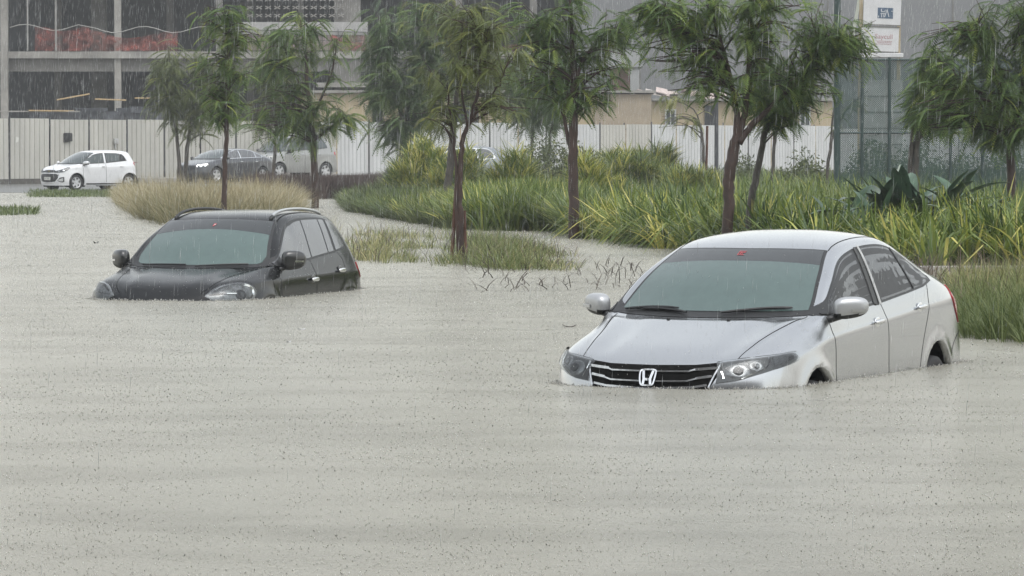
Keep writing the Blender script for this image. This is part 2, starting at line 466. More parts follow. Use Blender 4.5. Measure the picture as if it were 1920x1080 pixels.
def wheel(root, x, y, z, rad, wdt, sgn, rim_mat, spokes=5, name='wheel'):
    """tyre with rim and spokes; axis along y"""
    w0 = bpy.data.objects.new(name, None); col.objects.link(w0); w0.parent = root; w0.location = (x, y*sgn, z)
    prof = [(-.5, .66), (-.5, .90), (-.42, .98), (-.2, 1.0), (.2, 1.0), (.42, .98), (.5, .90), (.47, .72), (.40, .66)]
    K = 32; V = []; Fc = []; n = len(prof)
    for k in range(K):
        a = 2*math.pi*k/K
        for (py, pr) in prof: V.append((math.cos(a)*pr*rad, py*wdt*sgn, math.sin(a)*pr*rad))
    for k in range(K):
        for j in range(n-1): Fc.append((k*n+j, k*n+j+1, ((k+1) % K)*n+j+1, ((k+1) % K)*n+j))
    mk('tyre', V, Fc, M['rubber'], w0, True)
    mb = MB(); rr = rad*.68
    V = []; Fc = []; prof = [(.44, 1.0), (.46, .96), (.40, .90), (-.1, .86)]; n = 4
    for k in range(K):
        a = 2*math.pi*k/K
        for (py, pr) in prof: V.append((math.cos(a)*pr*rr, py*wdt*sgn, math.sin(a)*pr*rr))
    for k in range(K):
        for j in range(n-1): Fc.append((k*n+j, k*n+j+1, ((k+1) % K)*n+j+1, ((k+1) % K)*n+j))
    mb.add(V, Fc)
    for k in range(spokes):
        a = 2*math.pi*(k+.3)/spokes; d = Vector((math.cos(a), 0, math.sin(a))); t = Vector((-d.z, 0, d.x))
        yo = Vector((0, sgn*wdt, 0))
        P = [d*rr*.1-t*.05*rad/.3+yo*.36, d*rr*.1+t*.05*rad/.3+yo*.36, d*rr*.93+t*.034*rad/.3+yo*.42, d*rr*.93-t*.034*rad/.3+yo*.42]
        P += [p-yo*.12 for p in P]; mb.add(P, [(0,1,2,3), (7,6,5,4), (0,4,5,1), (1,5,6,2), (2,6,7,3), (3,7,4,0)])
    V, Fc = ellipsoid((0, sgn*wdt*.38, 0), (rr*.2, wdt*.08, rr*.2)); mb.add(V, Fc)
    mb.build('rim', rim_mat, w0)
    V = [(0, sgn*wdt*.05, 0)]+[(math.cos(2*math.pi*k/K)*rr*.9, sgn*wdt*.05, math.sin(2*math.pi*k/K)*rr*.9) for k in range(K)]
    mk('brake_disc', V, [(0, 1+k, 1+(k+1) % K) for k in range(K)], M['well'], w0)
    return w0
# ------------------------------------------------------------------ silver saloon
def st(top, side=None, x=None, zc=None, ry=None):
    """one station: five upper points and the lower ones; side = explicit list of lower (x,y,z)"""
    if side is None:
        side = [(x, .8385, zc), (x, .8455, zc-.022), (x, .847, .62), (x, .845, .40), (x, .83, .20)]
    return [list(map(float, p)) for p in top]+[list(map(float, p)) for p in side]
SED = [
 st([(.90,0,.20),(.87,.30,.20),(.80,.52,.20),(.74,.62,.20),(.66,.70,.20)], [(.60,.745,.20),(.58,.755,.20),(.54,.78,.20),(.47,.80,.20),(.40,.81,.20)]),
 st([(.95,0,.36),(.92,.30,.36),(.85,.53,.36),(.79,.63,.36),(.71,.715,.36)], [(.63,.765,.36),(.61,.775,.355),(.54,.80,.34),(.45,.82,.28),(.36,.825,.20)]),
 st([(.94,0,.52),(.91,.3,.52),(.845,.54,.52),(.785,.635,.52),(.70,.72,.52)], [(.61,.775,.50),(.59,.785,.49),(.51,.815,.42),(.40,.83,.32),(.30,.835,.20)]),
 st([(.915,0,.64),(.885,.3,.64),(.815,.54,.65),(.75,.635,.66),(.66,.72,.66)], [(.56,.785,.64),(.54,.795,.63),(.46,.825,.52),(.34,.838,.36),(.24,.838,.20)]),
 st([(.88,0,.705),(.85,.3,.71),(.765,.55,.725),(.70,.635,.735),(.60,.725,.74)], [(.50,.79,.72),(.48,.80,.705),(.38,.835,.58),(.28,.842,.38),(.18,.838,.20)]),
 st([(.82,0,.75),(.795,.3,.755),(.70,.55,.775),(.63,.64,.787),(.50,.745,.79)], [(.38,.812,.755),(.36,.822,.735),(.28,.845,.60),(.2,.845,.40),(.12,.838,.2)]),
 st([(.60,0,.822),(.58,.3,.822),(.48,.575,.843),(.42,.66,.85),(.32,.755,.838)], [(.22,.822,.785),(.20,.832,.765),(.15,.847,.60),(.1,.845,.4),(.04,.838,.2)]),
 st([(.30,0,.895),(.28,.30,.897),(.20,.61,.908),(.14,.685,.91),(.08,.765,.882)], [(.03,.826,.815),(.02,.836,.795),(0,.847,.60),(-.03,.845,.4),(-.05,.838,.2)]),
 st([(.05,0,.952),(.03,.32,.957),(-.06,.66,.962),(-.10,.72,.96),(-.13,.775,.93)], [(-.16,.831,.85),(-.165,.84,.83),(-.17,.847,.60),(-.17,.845,.4),(-.17,.83,.2)]),
 st([(-.12,0,.998),(-.16,.38,1.0),(-.28,.695,1.005),(-.32,.755,1.01),(-.34,.80,.99)], x=-.36, zc=.868),
 st([(-.52,0,1.228),(-.56,.33,1.23),(-.67,.635,1.225),(-.705,.695,1.225),(-.72,.80,1.008)], x=-.72, zc=.885),
 st([(-.95,0,1.404),(-.98,.29,1.403),(-1.05,.555,1.388),(-1.09,.622,1.362),(-1.10,.80,1.012)], x=-1.1, zc=.897),
 st([(-1.20,0,1.464),(-1.21,.29,1.458),(-1.25,.545,1.43),(-1.28,.612,1.395),(-1.3,.80,1.018)], x=-1.3, zc=.905),
 st([(-1.6,0,1.50),(-1.6,.29,1.49),(-1.62,.54,1.45),(-1.62,.605,1.412),(-1.62,.80,1.03)], x=-1.62, zc=.917),
 st([(-2.0,0,1.486),(-2.0,.29,1.476),(-2.0,.54,1.435),(-2.0,.607,1.398),(-2.0,.798,1.05)], x=-2.0, zc=.932),
 st([(-2.25,0,1.447),(-2.25,.29,1.437),(-2.25,.54,1.392),(-2.25,.615,1.345),(-2.28,.792,1.07)], x=-2.28, zc=.943),
 st([(-2.45,0,1.40),(-2.45,.28,1.39),(-2.45,.545,1.338),(-2.45,.63,1.275),(-2.5,.782,1.085)], [(-2.5,.833,.951),(-2.5,.84,.93),(-2.5,.845,.62),(-2.5,.845,.4),(-2.5,.83,.2)]),
 st([(-2.72,0,1.283),(-2.72,.28,1.275),(-2.72,.58,1.232),(-2.70,.66,1.18),(-2.75,.768,1.075)], [(-2.75,.824,.958),(-2.75,.832,.935),(-2.75,.84,.62),(-2.75,.842,.4),(-2.75,.83,.2)]),
 st([(-2.98,0,1.155),(-2.98,.3,1.15),(-3.0,.62,1.118),(-2.97,.69,1.09),(-3.0,.752,1.035)], [(-3.0,.803,.955),(-3.0,.812,.93),(-3.0,.825,.62),(-3.0,.83,.4),(-3.0,.82,.2)]),
 st([(-3.2,0,1.128),(-3.2,.3,1.122),(-3.18,.60,1.09),(-3.15,.68,1.05),(-3.15,.735,1.00)], [(-3.15,.780,.935),(-3.15,.79,.91),(-3.15,.81,.62),(-3.15,.815,.4),(-3.15,.80,.2)]),
 st([(-3.42,0,1.112),(-3.41,.3,1.105),(-3.35,.56,1.07),(-3.30,.65,1.015),(-3.27,.715,.95)], [(-3.25,.762,.87),(-3.245,.77,.85),(-3.22,.80,.62),(-3.2,.81,.4),(-3.2,.80,.2)]),
 st([(-3.46,0,1.03),(-3.45,.3,1.03),(-3.41,.54,1.0),(-3.37,.64,.94),(-3.33,.705,.86)], [(-3.30,.75,.76),(-3.295,.76,.74),(-3.27,.79,.55),(-3.24,.80,.36),(-3.22,.80,.2)]),
 st([(-3.47,0,.85),(-3.46,.3,.85),(-3.43,.52,.84),(-3.40,.63,.78),(-3.36,.70,.70)], [(-3.33,.745,.62),(-3.325,.755,.60),(-3.29,.785,.46),(-3.26,.795,.32),(-3.24,.80,.2)]),
 st([(-3.52,0,.6),(-3.51,.3,.6),(-3.47,.52,.58),(-3.44,.62,.54),(-3.4,.695,.48)], [(-3.36,.74,.42),(-3.355,.75,.40),(-3.31,.78,.34),(-3.28,.79,.27),(-3.26,.80,.2)]),
 st([(-3.50,0,.2),(-3.49,.3,.2),(-3.45,.52,.2),(-3.42,.61,.2),(-3.38,.68,.2)], [(-3.35,.73,.2),(-3.34,.74,.2),(-3.31,.77,.2),(-3.29,.785,.2),(-3.27,.795,.2)]),
]
def pl(pts):
    xs = [p[0] for p in pts]; zs = [p[1] for p in pts]
    if xs[0] > xs[-1]: xs, zs = xs[::-1], zs[::-1]
    return lambda x: float(np.interp(x, xs, zs))
def densify(pts, n=8):
    return spline2(pts, n)
def outline(lo, hi, x0, x1, n=24):
    """closed loop of (x,z) round a patch"""
    xs = [x0+(x1-x0)*i/n for i in range(n+1)]
    return [(x, lo(x)) for x in xs]+[(x, hi(x)) for x in reversed(xs)]
def window_side(skin, lo, hi, x0, x1, sgn, root, glass, name='side_window', rim=.016, ny=6, nx=16, frame=True):
    pf = lambda x, z, off: skin.side(x, z, off, sgn)
    g = patch(pf, lo, hi, x0, x1, nx, ny, name, glass, root, thick=.002, off=.002)
    if frame:
        mb = MB(); loop = [skin.side(x, z, .004, sgn) for x, z in resample(outline(lo, hi, x0, x1), .03, True)]
        keep = [loop[0]]
        for p in loop[1:]:
            if (p-keep[-1]).length > .008: keep.append(p)
        ribbon(mb, keep, rim, side_up(sgn), .004, True)
        mb.build('window_seal', M['black_trim'], g)
    return g
def seam(skin, pts, sgn, root, w=.0042, name='panel_gap', pf=None):
    mb = MB(); pf = pf or (lambda x, z, off: skin.side(x, z, off, sgn))
    P = [pf(x, z, .0006) for x, z in resample(spline2(pts, 5) if len(pts) > 2 else pts, .03)]
    ribbon(mb, P, w, side_up(sgn) if pf else radial_up, .0012)
    return mb.build(name, M['seam'], root)
def uv_line(skin, uv, sgn, root, w, name, m, h=.0012, off=.0006):
    mb = MB(); P = [skin.S(u, v, off, sgn) for u, v in resample(uv, .12)]
    ribbon(mb, P, w, radial_up, h); return mb.build(name, m, root)
def uv_patch(skin, u0, u1, v1, root, name, m, off=.003, nu=14, nv=10, ufun=None, th=.002):
    """a panel across the car: u range (may vary with v), v from -v1 to v1"""
    V = []; Fc = []
    for i in range(nu+1):
        for j in range(-nv, nv+1):
            v = abs(j)/nv*v1; a, b = (u0, u1) if ufun is None else ufun(v/v1)
            u = a+(b-a)*i/nu; V.append(skin.S(u, v, off+th, 1 if j >= 0 else -1))
    W = 2*nv+1
    for i in range(nu):
        for j in range(2*nv): Fc.append((i*W+j, i*W+j+1, (i+1)*W+j+1, (i+1)*W+j))
    o = mk(name, V, Fc, m, root, True)
    bm = bmesh.new(); bm.from_mesh(o.data); bmesh.ops.recalc_face_normals(bm, faces=bm.faces)
    if sum(f.normal.z for f in bm.faces) < 0: bmesh.ops.reverse_faces(bm, faces=bm.faces)
    bm.to_mesh(o.data); bm.free(); return o
def mirror_unit(root, x, y, z, sgn, L, Wd, Ht, shell, under, foot, name='wing_mirror', lean=25.0, lamp=None):
    """door mirror: shell, dark underside, foot, turn lamp"""
    h = bpy.data.objects.new(name, None); col.objects.link(h); h.parent = root; h.location = (x, y*sgn, z); h.rotation_euler = (0, 0, R(lean)*sgn)
    bm = bmesh.new(); V, Fc = ellipsoid((0,0,0), (Wd/2, L/2, Ht/2), 24, 14, .62)
    vs = []
    for (a, b, c) in V:
        t = (b*sgn+L/2)/L                       # 0 at the car, 1 at the tip
        k = 1-.22*t**3; front = 1.0 if a > 0 else .55
        sq = max(0, 1-abs(c)/(Ht/2)*.25)
        vs.append((a*front*(1-.15*t)-.05*t, b, c*k+(.012*t if c > 0 else .02*t)))
    mbt = MB(); mbt.add(vs, Fc)
    up = [f for f in Fc if sum(vs[i][2] for i in f)/len(f) > -Ht*.22]; dn = [f for f in Fc if f not in up]
    mk('mirror_shell', vs, up, shell, h, True); mk('mirror_underside', vs, dn, under, h, True)
    mb = MB(); fx, fy, fz = foot; c_, s_ = math.cos(-R(lean)*sgn), math.sin(-R(lean)*sgn); fx, fy = fx*c_-fy*sgn*s_, (fx*s_+fy*sgn*c_)*sgn
    mb.tube([(fx, fy*sgn, fz), (fx*.6, fy*.75*sgn, fz*.85), (0, -L*.30*sgn, -Ht*.32)], [.036, .026, .022], 10); mb.build('mirror_foot', under, h, True)
    if lamp:
        mb = MB(); P = [Vector((Wd*.47*(1-.15*(.5+t/2))-.035*(.5+t/2), sgn*L*t/2, -.006)) for t in (0, .25, .5, .75)]
        ribbon(mb, P, .022, lambda p: Vector((1, 0, 0)), .003); mb.build('turn_lamp', lamp, h)
    return h
def letter_h(mb, S, w=.052, hgt=.062):
    """chrome emblem: rounded frame with an H inside; S(a, b, off) -> point, a across, b up"""
    fr = [(-.062,.050),(-.050,.058),(0,.061),(.050,.058),(.062,.050),(.064,.03),(.058,-.02),(.050,-.045),(.040,-.053),(0,-.056),(-.040,-.053),(-.050,-.045),(-.058,-.02),(-.064,.03)]
    ribbon(mb, [S(a, b, .012) for a, b in spline2(fr, 3, True)], .012, lambda p: Vector((1, 0, .25)), .007, True)
    for sx in (-1, 1):
        ribbon(mb, [S(sx*.040, .052, .012), S(sx*.030, .01, .013), S(sx*.026, -.01, .013), S(sx*.031, -.052, .012)], .019, lambda p: Vector((1, 0, .25)), .007)
    ribbon(mb, [S(-.028, -.008, .012), S(0, -.012, .012), S(.028, -.008, .012)], .018, lambda p: Vector((1, 0, .25)), .006)

SKINS = {}
def make_saloon(pose):
    X, Y, yaw, pit, z0 = pose
    root = empty('silver_saloon_car', label='silver four-door saloon car afloat nose-down in brown floodwater, chrome grille just above the water', cat='car')
    paint = car_paint('silver_paint', (.49,.505,.52), .94, .22, 1.0, dirtk=.10)
    sk = SKINS['saloon'] = Skin(SED, 7, arches=[(0,.32,.35,.018),(-2.57,.32,.345,.014)], tweak=lambda u, v: bonnet_ridge(.014, 1.02, 1.42, 4.9, 8.9)(u, v)+.010*math.exp(-((v-1.9)/.22)**2)*smooth01(u, 5, 6.5)*(1-smooth01(u, 8, 8.9)))
    def cls(c, v, u):
        s = 1 if c.y > 0 else -1
        if v >= 3 and c.z > .25 and -1.48 < c.x < -.375 and not (c.z > 1.0 and c.x > -.42): return ('front_door', s)
        if v >= 3 and c.z > .25 and c.x <= -1.48 and c.x > -2.155-.372*(c.z-.45) : return ('rear_door', s)
        if v < 2 and 5 <= u < 8.99: return ('bonnet', 0)
        if v < 2 and 18 <= u < 20.9: return ('boot_lid', 0)
        return ('body', 0)
    mats = {k: paint for k in ('front_door', 'rear_door', 'bonnet', 'boot_lid', 'body')}
    cuts = [((-.375,0,0), (1,0,0), 3), ((-1.48,0,0), (1,0,0), 3), ((-2.155,0,.45), (1,0,.372), 3)]
    ob = body_parts(sk, mats, root, cuts, cls, [(0,.32,.352), (-2.57,.315,.345)], M['well'])
    # windscreen: dark border, fogged pane, tinted band
    uv_patch(sk, 8.86, 11.02, 2.0, root, 'windscreen_surround', M['black_trim'], .001, ufun=lambda t: (8.80+.14*t*t, 11.03))
    ws = uv_patch(sk, 9.1, 10.97, 1.9, root, 'windscreen', M['glass_fog'], .004, ufun=lambda t: (9.14-.0*t, 10.52-.13*t*t))
    uv_patch(sk, 10.4, 10.97, 1.9, ws, 'tinted_band', M['glass_band'], .0042, ufun=lambda t: (10.52-.13*t*t, 10.965))
    # wipers
    for a, b in (((9.05,-1.75), (9.17,-.55)), ((9.03,.28), (9.19,1.55)), ((9.03,-.35), (9.10,-1.3))):
        P = []
        for k in range(9):
            t = k/8; u = a[0]+(b[0]-a[0])*t+.06*math.sin(math.pi*t); v = a[1]+(b[1]-a[1])*t
            P.append(sk.S(u, abs(v), .018, 1 if v >= 0 else -1))
        MB().tube(P, [.007]+[.010]*7+[.006], 6).build('wiper', M['black_trim'], root)
    # little sticker at the head of the windscreen
    def bits(mb, c, w, h, seg):
        for (a0, a1, b0, b1) in seg:
            P = [sk.S(c[0]+h*b, abs(c[1]+w*a), .009, 1 if c[1]+w*a >= 0 else -1) for a, b in ((a0,b0),(a1,b0),(a1,b1),(a0,b1))]
            mb.add(P, [(0,1,2,3)])
    mb = MB(); bits(mb, (10.78, -.02), .17, .16, [(-.5,.5,-.5,-.38),(-.5,.5,.38,.5),(-.5,-.38,-.4,.4),(-.25,-.05,-.25,.3),(.05,.18,-.25,.25),(.18,.45,.05,.25)])
    mb.build('toll_sticker', M['sticker_red'], root)
    # backlight
    uv_patch(sk, 16.05, 17.9, 1.85, root, 'rear_window', M['glass_dark'], .003)
    # washer jets
    for sgn, v in ((-1, .62), (1, .62)):
        mb = MB(); p = sk.S(8.25, v*1.05, .004, sgn); mb.add(*ellipsoid(p, (.016,.014,.010), 10, 6)); mb.build('washer_jet', M['black_trim'], root, True)
    # bonnet gaps
    for sgn in (1, -1):
        uv_line(sk, [(5.02,2.0),(6,2.0),(7,2.0),(8,2.0),(8.85,2.0)], sgn, root, .005, 'bonnet_gap', M['seam'])
        uv_line(sk, [(11.05,2.02),(12,2.0),(13,2.0),(14,2.0),(15,2.0),(16,2.0)], sgn, root, .007, 'roof_ditch', M['black_trim'] if False else M['seam'])
        # crease on the bonnet
    # side glass
    top = densify([(-.30,1.018),(-.46,1.085),(-.66,1.188),(-.90,1.292),(-1.12,1.352),(-1.40,1.388),(-1.70,1.396),(-1.98,1.380),(-2.2,1.335),(-2.40,1.255),(-2.56,1.165),(-2.62,1.12)])
    top = pl(top); bot = pl([(-.24,1.012),(-.5,1.000),(-1.0,1.006),(-1.5,1.022),(-2.0,1.048),(-2.4,1.072),(-2.62,1.100)])
    lo = lambda x: bot(x)+.004; hi = lambda x: max(top(x)-.014, lo(x)+.002)
    for sgn in (1, -1):
        # black surround under everything
        patch(lambda x, z, off: sk.side(x, z, off, sgn), lambda x: bot(x)-.012, lambda x: max(top(x)+.002, bot(x)-.010), -2.64, -.27, 70, 12, 'window_surround', M['black_trim'], root, thick=.001, off=.003)
        d1 = lambda x: max(lo(x), lo(x))
        g = window_side(sk, lo, hi, -1.30, -.33, sgn, root, M['glass_dark'], frame=False, nx=26)
        # slanting B pillar: the front pane ends on a leaning line, so clip with the pillar strips laid above
        window_side(sk, lo, hi, -2.13, -1.47, sgn, root, M['glass_dark'], frame=False, nx=22)
        window_side(sk, lo, hi, -2.585, -2.17, sgn, root, M['glass_dark'], name='quarter_window', frame=False, nx=14)
        for (xt, zt, xb, zb, wd, mm, nm) in ((-1.41,1.388,-1.315,1.004,.070,'black_trim','door_pillar'),(-1.47,1.40,-1.40,1.000,.038,'sat','door_pillar'),(-2.12,1.352,-2.175,1.06,.020,'black_trim','window_divider')):
            mb = MB(); P = [sk.side(xt+(xb-xt)*k/8, zt+(zb-zt)*k/8, .007 if mm != 'sat' else .010, sgn) for k in range(9)]
            ribbon(mb, P, wd, side_up(sgn), .003); mb.build(nm, M['black_trim'] if mm != 'sat' else M['pillar_grey'], root)
        # upper weather strip line in silver paint between glass and roof is the body itself
        seam(sk, [(-.325,.985),(-.345,.90),(-.375,.80),(-.375,.30)], sgn, root)
        seam(sk, [(-1.425,1.0),(-1.45,.93),(-1.48,.83),(-1.48,.28)], sgn, root, .0036)
        seam(sk, [(-2.50,1.07),(-2.44,1.0),(-2.37,.88),(-2.27,.72),(-2.17,.50),(-2.15,.34)], sgn, root, .004)
        # handles: bowl and grip
        for hx, hz, dn in ((-1.255,.885,'front_door'), (-2.19,.925,'rear_door')):
            ro = ob[(dn, sgn)]
            p = sk.side(hx, hz, .0, sgn); V, Fc = ellipsoid((p.x, p.y, p.z), (.062,.006,.040), 20, 8); MB().add(V, Fc).build('handle_bowl', M['chrome'], ro, True)
            mb = MB(); V, Fc = ellipsoid((p.x, p.y+.022*sgn, p.z+.006), (.085,.014,.017), 18, 8, .8); mb.add(V, Fc); mb.build('handle', M['chrome'], ro, True)
        # fuel flap
        if sgn == 1:
            loop = [(-2.72+.065*math.cos(a), .935+.06*math.sin(a)) for a in [2*math.pi*k/24 for k in range(24)]]
        # door mirror
        mirror_unit(root, -.45, .935, 1.035, sgn, .245, .17, .155, M['mirror_silver'], M['black_trim'], (.10, -.155, -.075), lamp=M['satin'])
        # sail panel in front of the mirror
        patch(lambda x, z, off: sk.side(x, z, off, sgn), lambda x: 1.0, lambda x: max(min(top(x)-.015, 1.055), 1.003), -.44, -.31, 8, 3, 'mirror_sail', M['black_trim'], root, thick=.003, off=.006)
        # tail lamp
        patch(lambda x, z, off: sk.side(x, z, off, sgn), pl([(-3.30,.74),(-3.24,.74),(-3.12,.84),(-3.06,.93)]), pl([(-3.30,.90),(-3.22,1.0),(-3.14,1.035),(-3.06,.95)]), -3.30, -3.06, 10, 6, 'tail_lamp', M['red_lens'], root, thick=.006, off=.002)
        patch(lambda y, z, off: sk.hit((-5, y*sgn, z), (1, 0, 0), off) or Vector((-3.4, y*sgn, z)), lambda y: .76, lambda y: .98, .50, .70, 8, 5, 'tail_lamp', M['red_lens'], root, thick=.006, off=.002)
        # rear bumper gap
        seam(sk, [(-2.93,.54),(-3.0,.60),(-3.12,.655),(-3.28,.69)], sgn, root, .006)
        # headlamp: coordinates across a 45 degree ray
        D45 = lambda a, z, off: sk.diag(a, z, off, sgn, 45)
        hlo = pl([(-.262,.625),(-.15,.640),(-.02,.672),(.12,.700),(.26,.722),(.345,.742),(.372,.765)])
        hhi = pl([(-.262,.750),(-.20,.760),(-.09,.772),(.05,.782),(.18,.790),(.30,.797),(.345,.797),(.372,.775)])
        # the lamp leans at its inner end
        hd = patch(lambda a, z, off: D45(a+(z-.70)*.33*max(0, (.05-a)/.31), z, off), hlo, hhi, -.262, .372, 30, 7, 'headlamp', M['lamp_mid'], root, thick=.002, off=.0005)
        LM = lambda a, z, off: D45(a+(z-.70)*.33*max(0, (.05-a)/.31), z, off)
        def blob(a, z, ra, rz, m, nm='reflector', off=.003, h=.008):
            V = []; K = 22
            for ring, rr, oo in ((0, 1.0, 0), (1, .8, h), (2, .45, h*.35), (3, 0.08, h*.1)):
                for k in range(K):
                    t = 2*math.pi*k/K; V.append(LM(a+ra*rr*math.cos(t), z+rz*rr*math.sin(t), off+oo))
            Fc = [(r_*K+k, r_*K+(k+1) % K, (r_+1)*K+(k+1) % K, (r_+1)*K+k) for r_ in range(3) for k in range(K)]+[tuple(3*K+k for k in range(K))]
            return mk(nm, V, Fc, m, hd, True)
        blob(-.130, .699, .088, .050, M['lamp_silver'], 'low_beam'); blob(-.005, .728, .060, .040, M['lamp_silver'], 'high_beam')
        blob(-.135, .702, .034, .026, M['lamp_black'], 'projector', .008, .012); blob(-.005, .728, .020, .015, M['lamp_grey'], 'projector', .008, .010)
        mb = MB()
        ribbon(mb, [LM(-.232, .750, .010), LM(-.238, .70, .010), LM(-.222, .655, .010)], .014, lambda p: Vector((1, sgn*.7, 0)), .004)
        mb.build('chrome_fin', M['chrome'], hd); mb = MB()
        ribbon(mb, [LM(.105, .775, .012), LM(.085, .735, .012), LM(.05, .708, .012)], .012, lambda p: Vector((1, sgn, 0)), .004)
        ribbon(mb, [LM(.05, .708, .012), LM(-.05, .68, .012), LM(-.12, .655, .010)], .008, lambda p: Vector((1, sgn, 0)), .003)
        mb.build('chrome_divider', M['chrome'], hd)
        patch(LM, lambda a: hlo(a)+.022, lambda a: hhi(a)-.014, .13, .345, 12, 3, 'indicator', M['lamp_grey'], hd, thick=.006, off=.002)
        patch(LM, lambda a: hlo(a)+.030, lambda a: hhi(a)-.020, .25, .33, 6, 3, 'reflector', M['chrome'], hd, thick=.010, off=.002)
        patch(LM, lambda a: hlo(a)+.002, lambda a: hhi(a)-.002, -.26, .37, 30, 6, 'lens', M['lens'], hd, thick=.004, off=.016)
    # grille and its bars: y across, ray from the front
    FR = lambda y, z, off: sk.hit((3, y, z), (-1, 0, 0), off) or Vector((.8, y, z))
    gt = pl([(-.475,.758),(-.3,.742),(0,.738),(.3,.742),(.475,.758)]); gb = pl([(-.475,.60),(-.41,.575),(0,.56),(.41,.575),(.475,.60)])
    gr = patch(FR, lambda y: gb(y) if abs(y) < .40 else gb(y)+(abs(y)-.40)*1.4, gt, -.465, .465, 40, 6, 'grille', M['seam'], root, thick=.001, off=.001)
    bars = MB()
    up = lambda p: Vector((1, 0, .2))
    def bar(pts, w_, h_=.010):
        ribbon(bars, [FR(y, z, .003+.004*(abs(y) < .3)) for y, z in resample(pts, .04)], w_, up, h_)
    for s in (1, -1):
        bar([(s*.452,.722),(s*.44,.722),(s*.30,.712)], .019); bar([(s*.31,.712),(s*.27,.700),(s*.058,.698)], .0115)
        bar([(s*.425,.672),(s*.32,.657)], .018); bar([(s*.33,.657),(s*.27,.640),(s*.058,.637)], .011)
        bar([(s*.40,.615),(s*.30,.600),(s*.0,.588)], .016)
        bar([(s*.462,.742),(s*.440,.68),(s*.41,.600)], .012)
    bars.build('grille_bars', M['chrome_dull'], gr)
    mb = MB(); letter_h(mb, lambda a, b, off: FR(a*.86, .660+b*.86, 0)+Vector((off+.006, 0, 0))); mb.build('emblem', M['chrome'], gr)
    # number plate and lower intake exist below the water only
    for wx in (0, -2.57):
        for sgn in (1, -1): wheel(root, wx, .745, .295 if wx == 0 else .262, .292, .185, sgn, M['satin'], 10)
    # roof aerial base
    root.matrix_world = pose_matrix(*pose)
    return root
def pose_matrix(X, Y, yaw, pit, z0, px=-1.3):
    cp, sp = math.cos(pit), math.sin(pit)
    f = Vector((-math.sin(yaw), -math.cos(yaw), 0)); l = Vector((-f.y, f.x, 0))
    ex = f*cp+Vector((0,0,-sp)); ez = f*sp+Vector((0,0,cp))
    m = Matrix.Identity(4)
    for i in range(3): m[i][0] = ex[i]; m[i][1] = l[i]; m[i][2] = ez[i]
    t = Vector((X, Y, z0))-m.to_3x3() @ Vector((px, 0, 0))
    for i in range(3): m[i][3] = t[i]
    return m
M['mirror_silver'] = car_paint('mirror_silver', (.46,.47,.48), .6, .42, .4, dirtk=0)
M['lamp_mid'] = mat('lamp_mid', (.095,.10,.105), .3, .1, coat=.5, var=.3, vscale=30)
M['lamp_silver'] = mat('lamp_silver', (.27,.28,.29), .25, .35, coat=.6, var=.45, vscale=28)
M['chrome_dull'] = mat('wet_chrome', (.55,.56,.57), .22, 1.0, var=.25, vscale=30)
M['pillar_grey'] = mat('pillar_film', (.34,.345,.34), .35, coat=.4, var=.3, vscale=8)
make_saloon((1.796, 30.008, .416, .033, -.518))
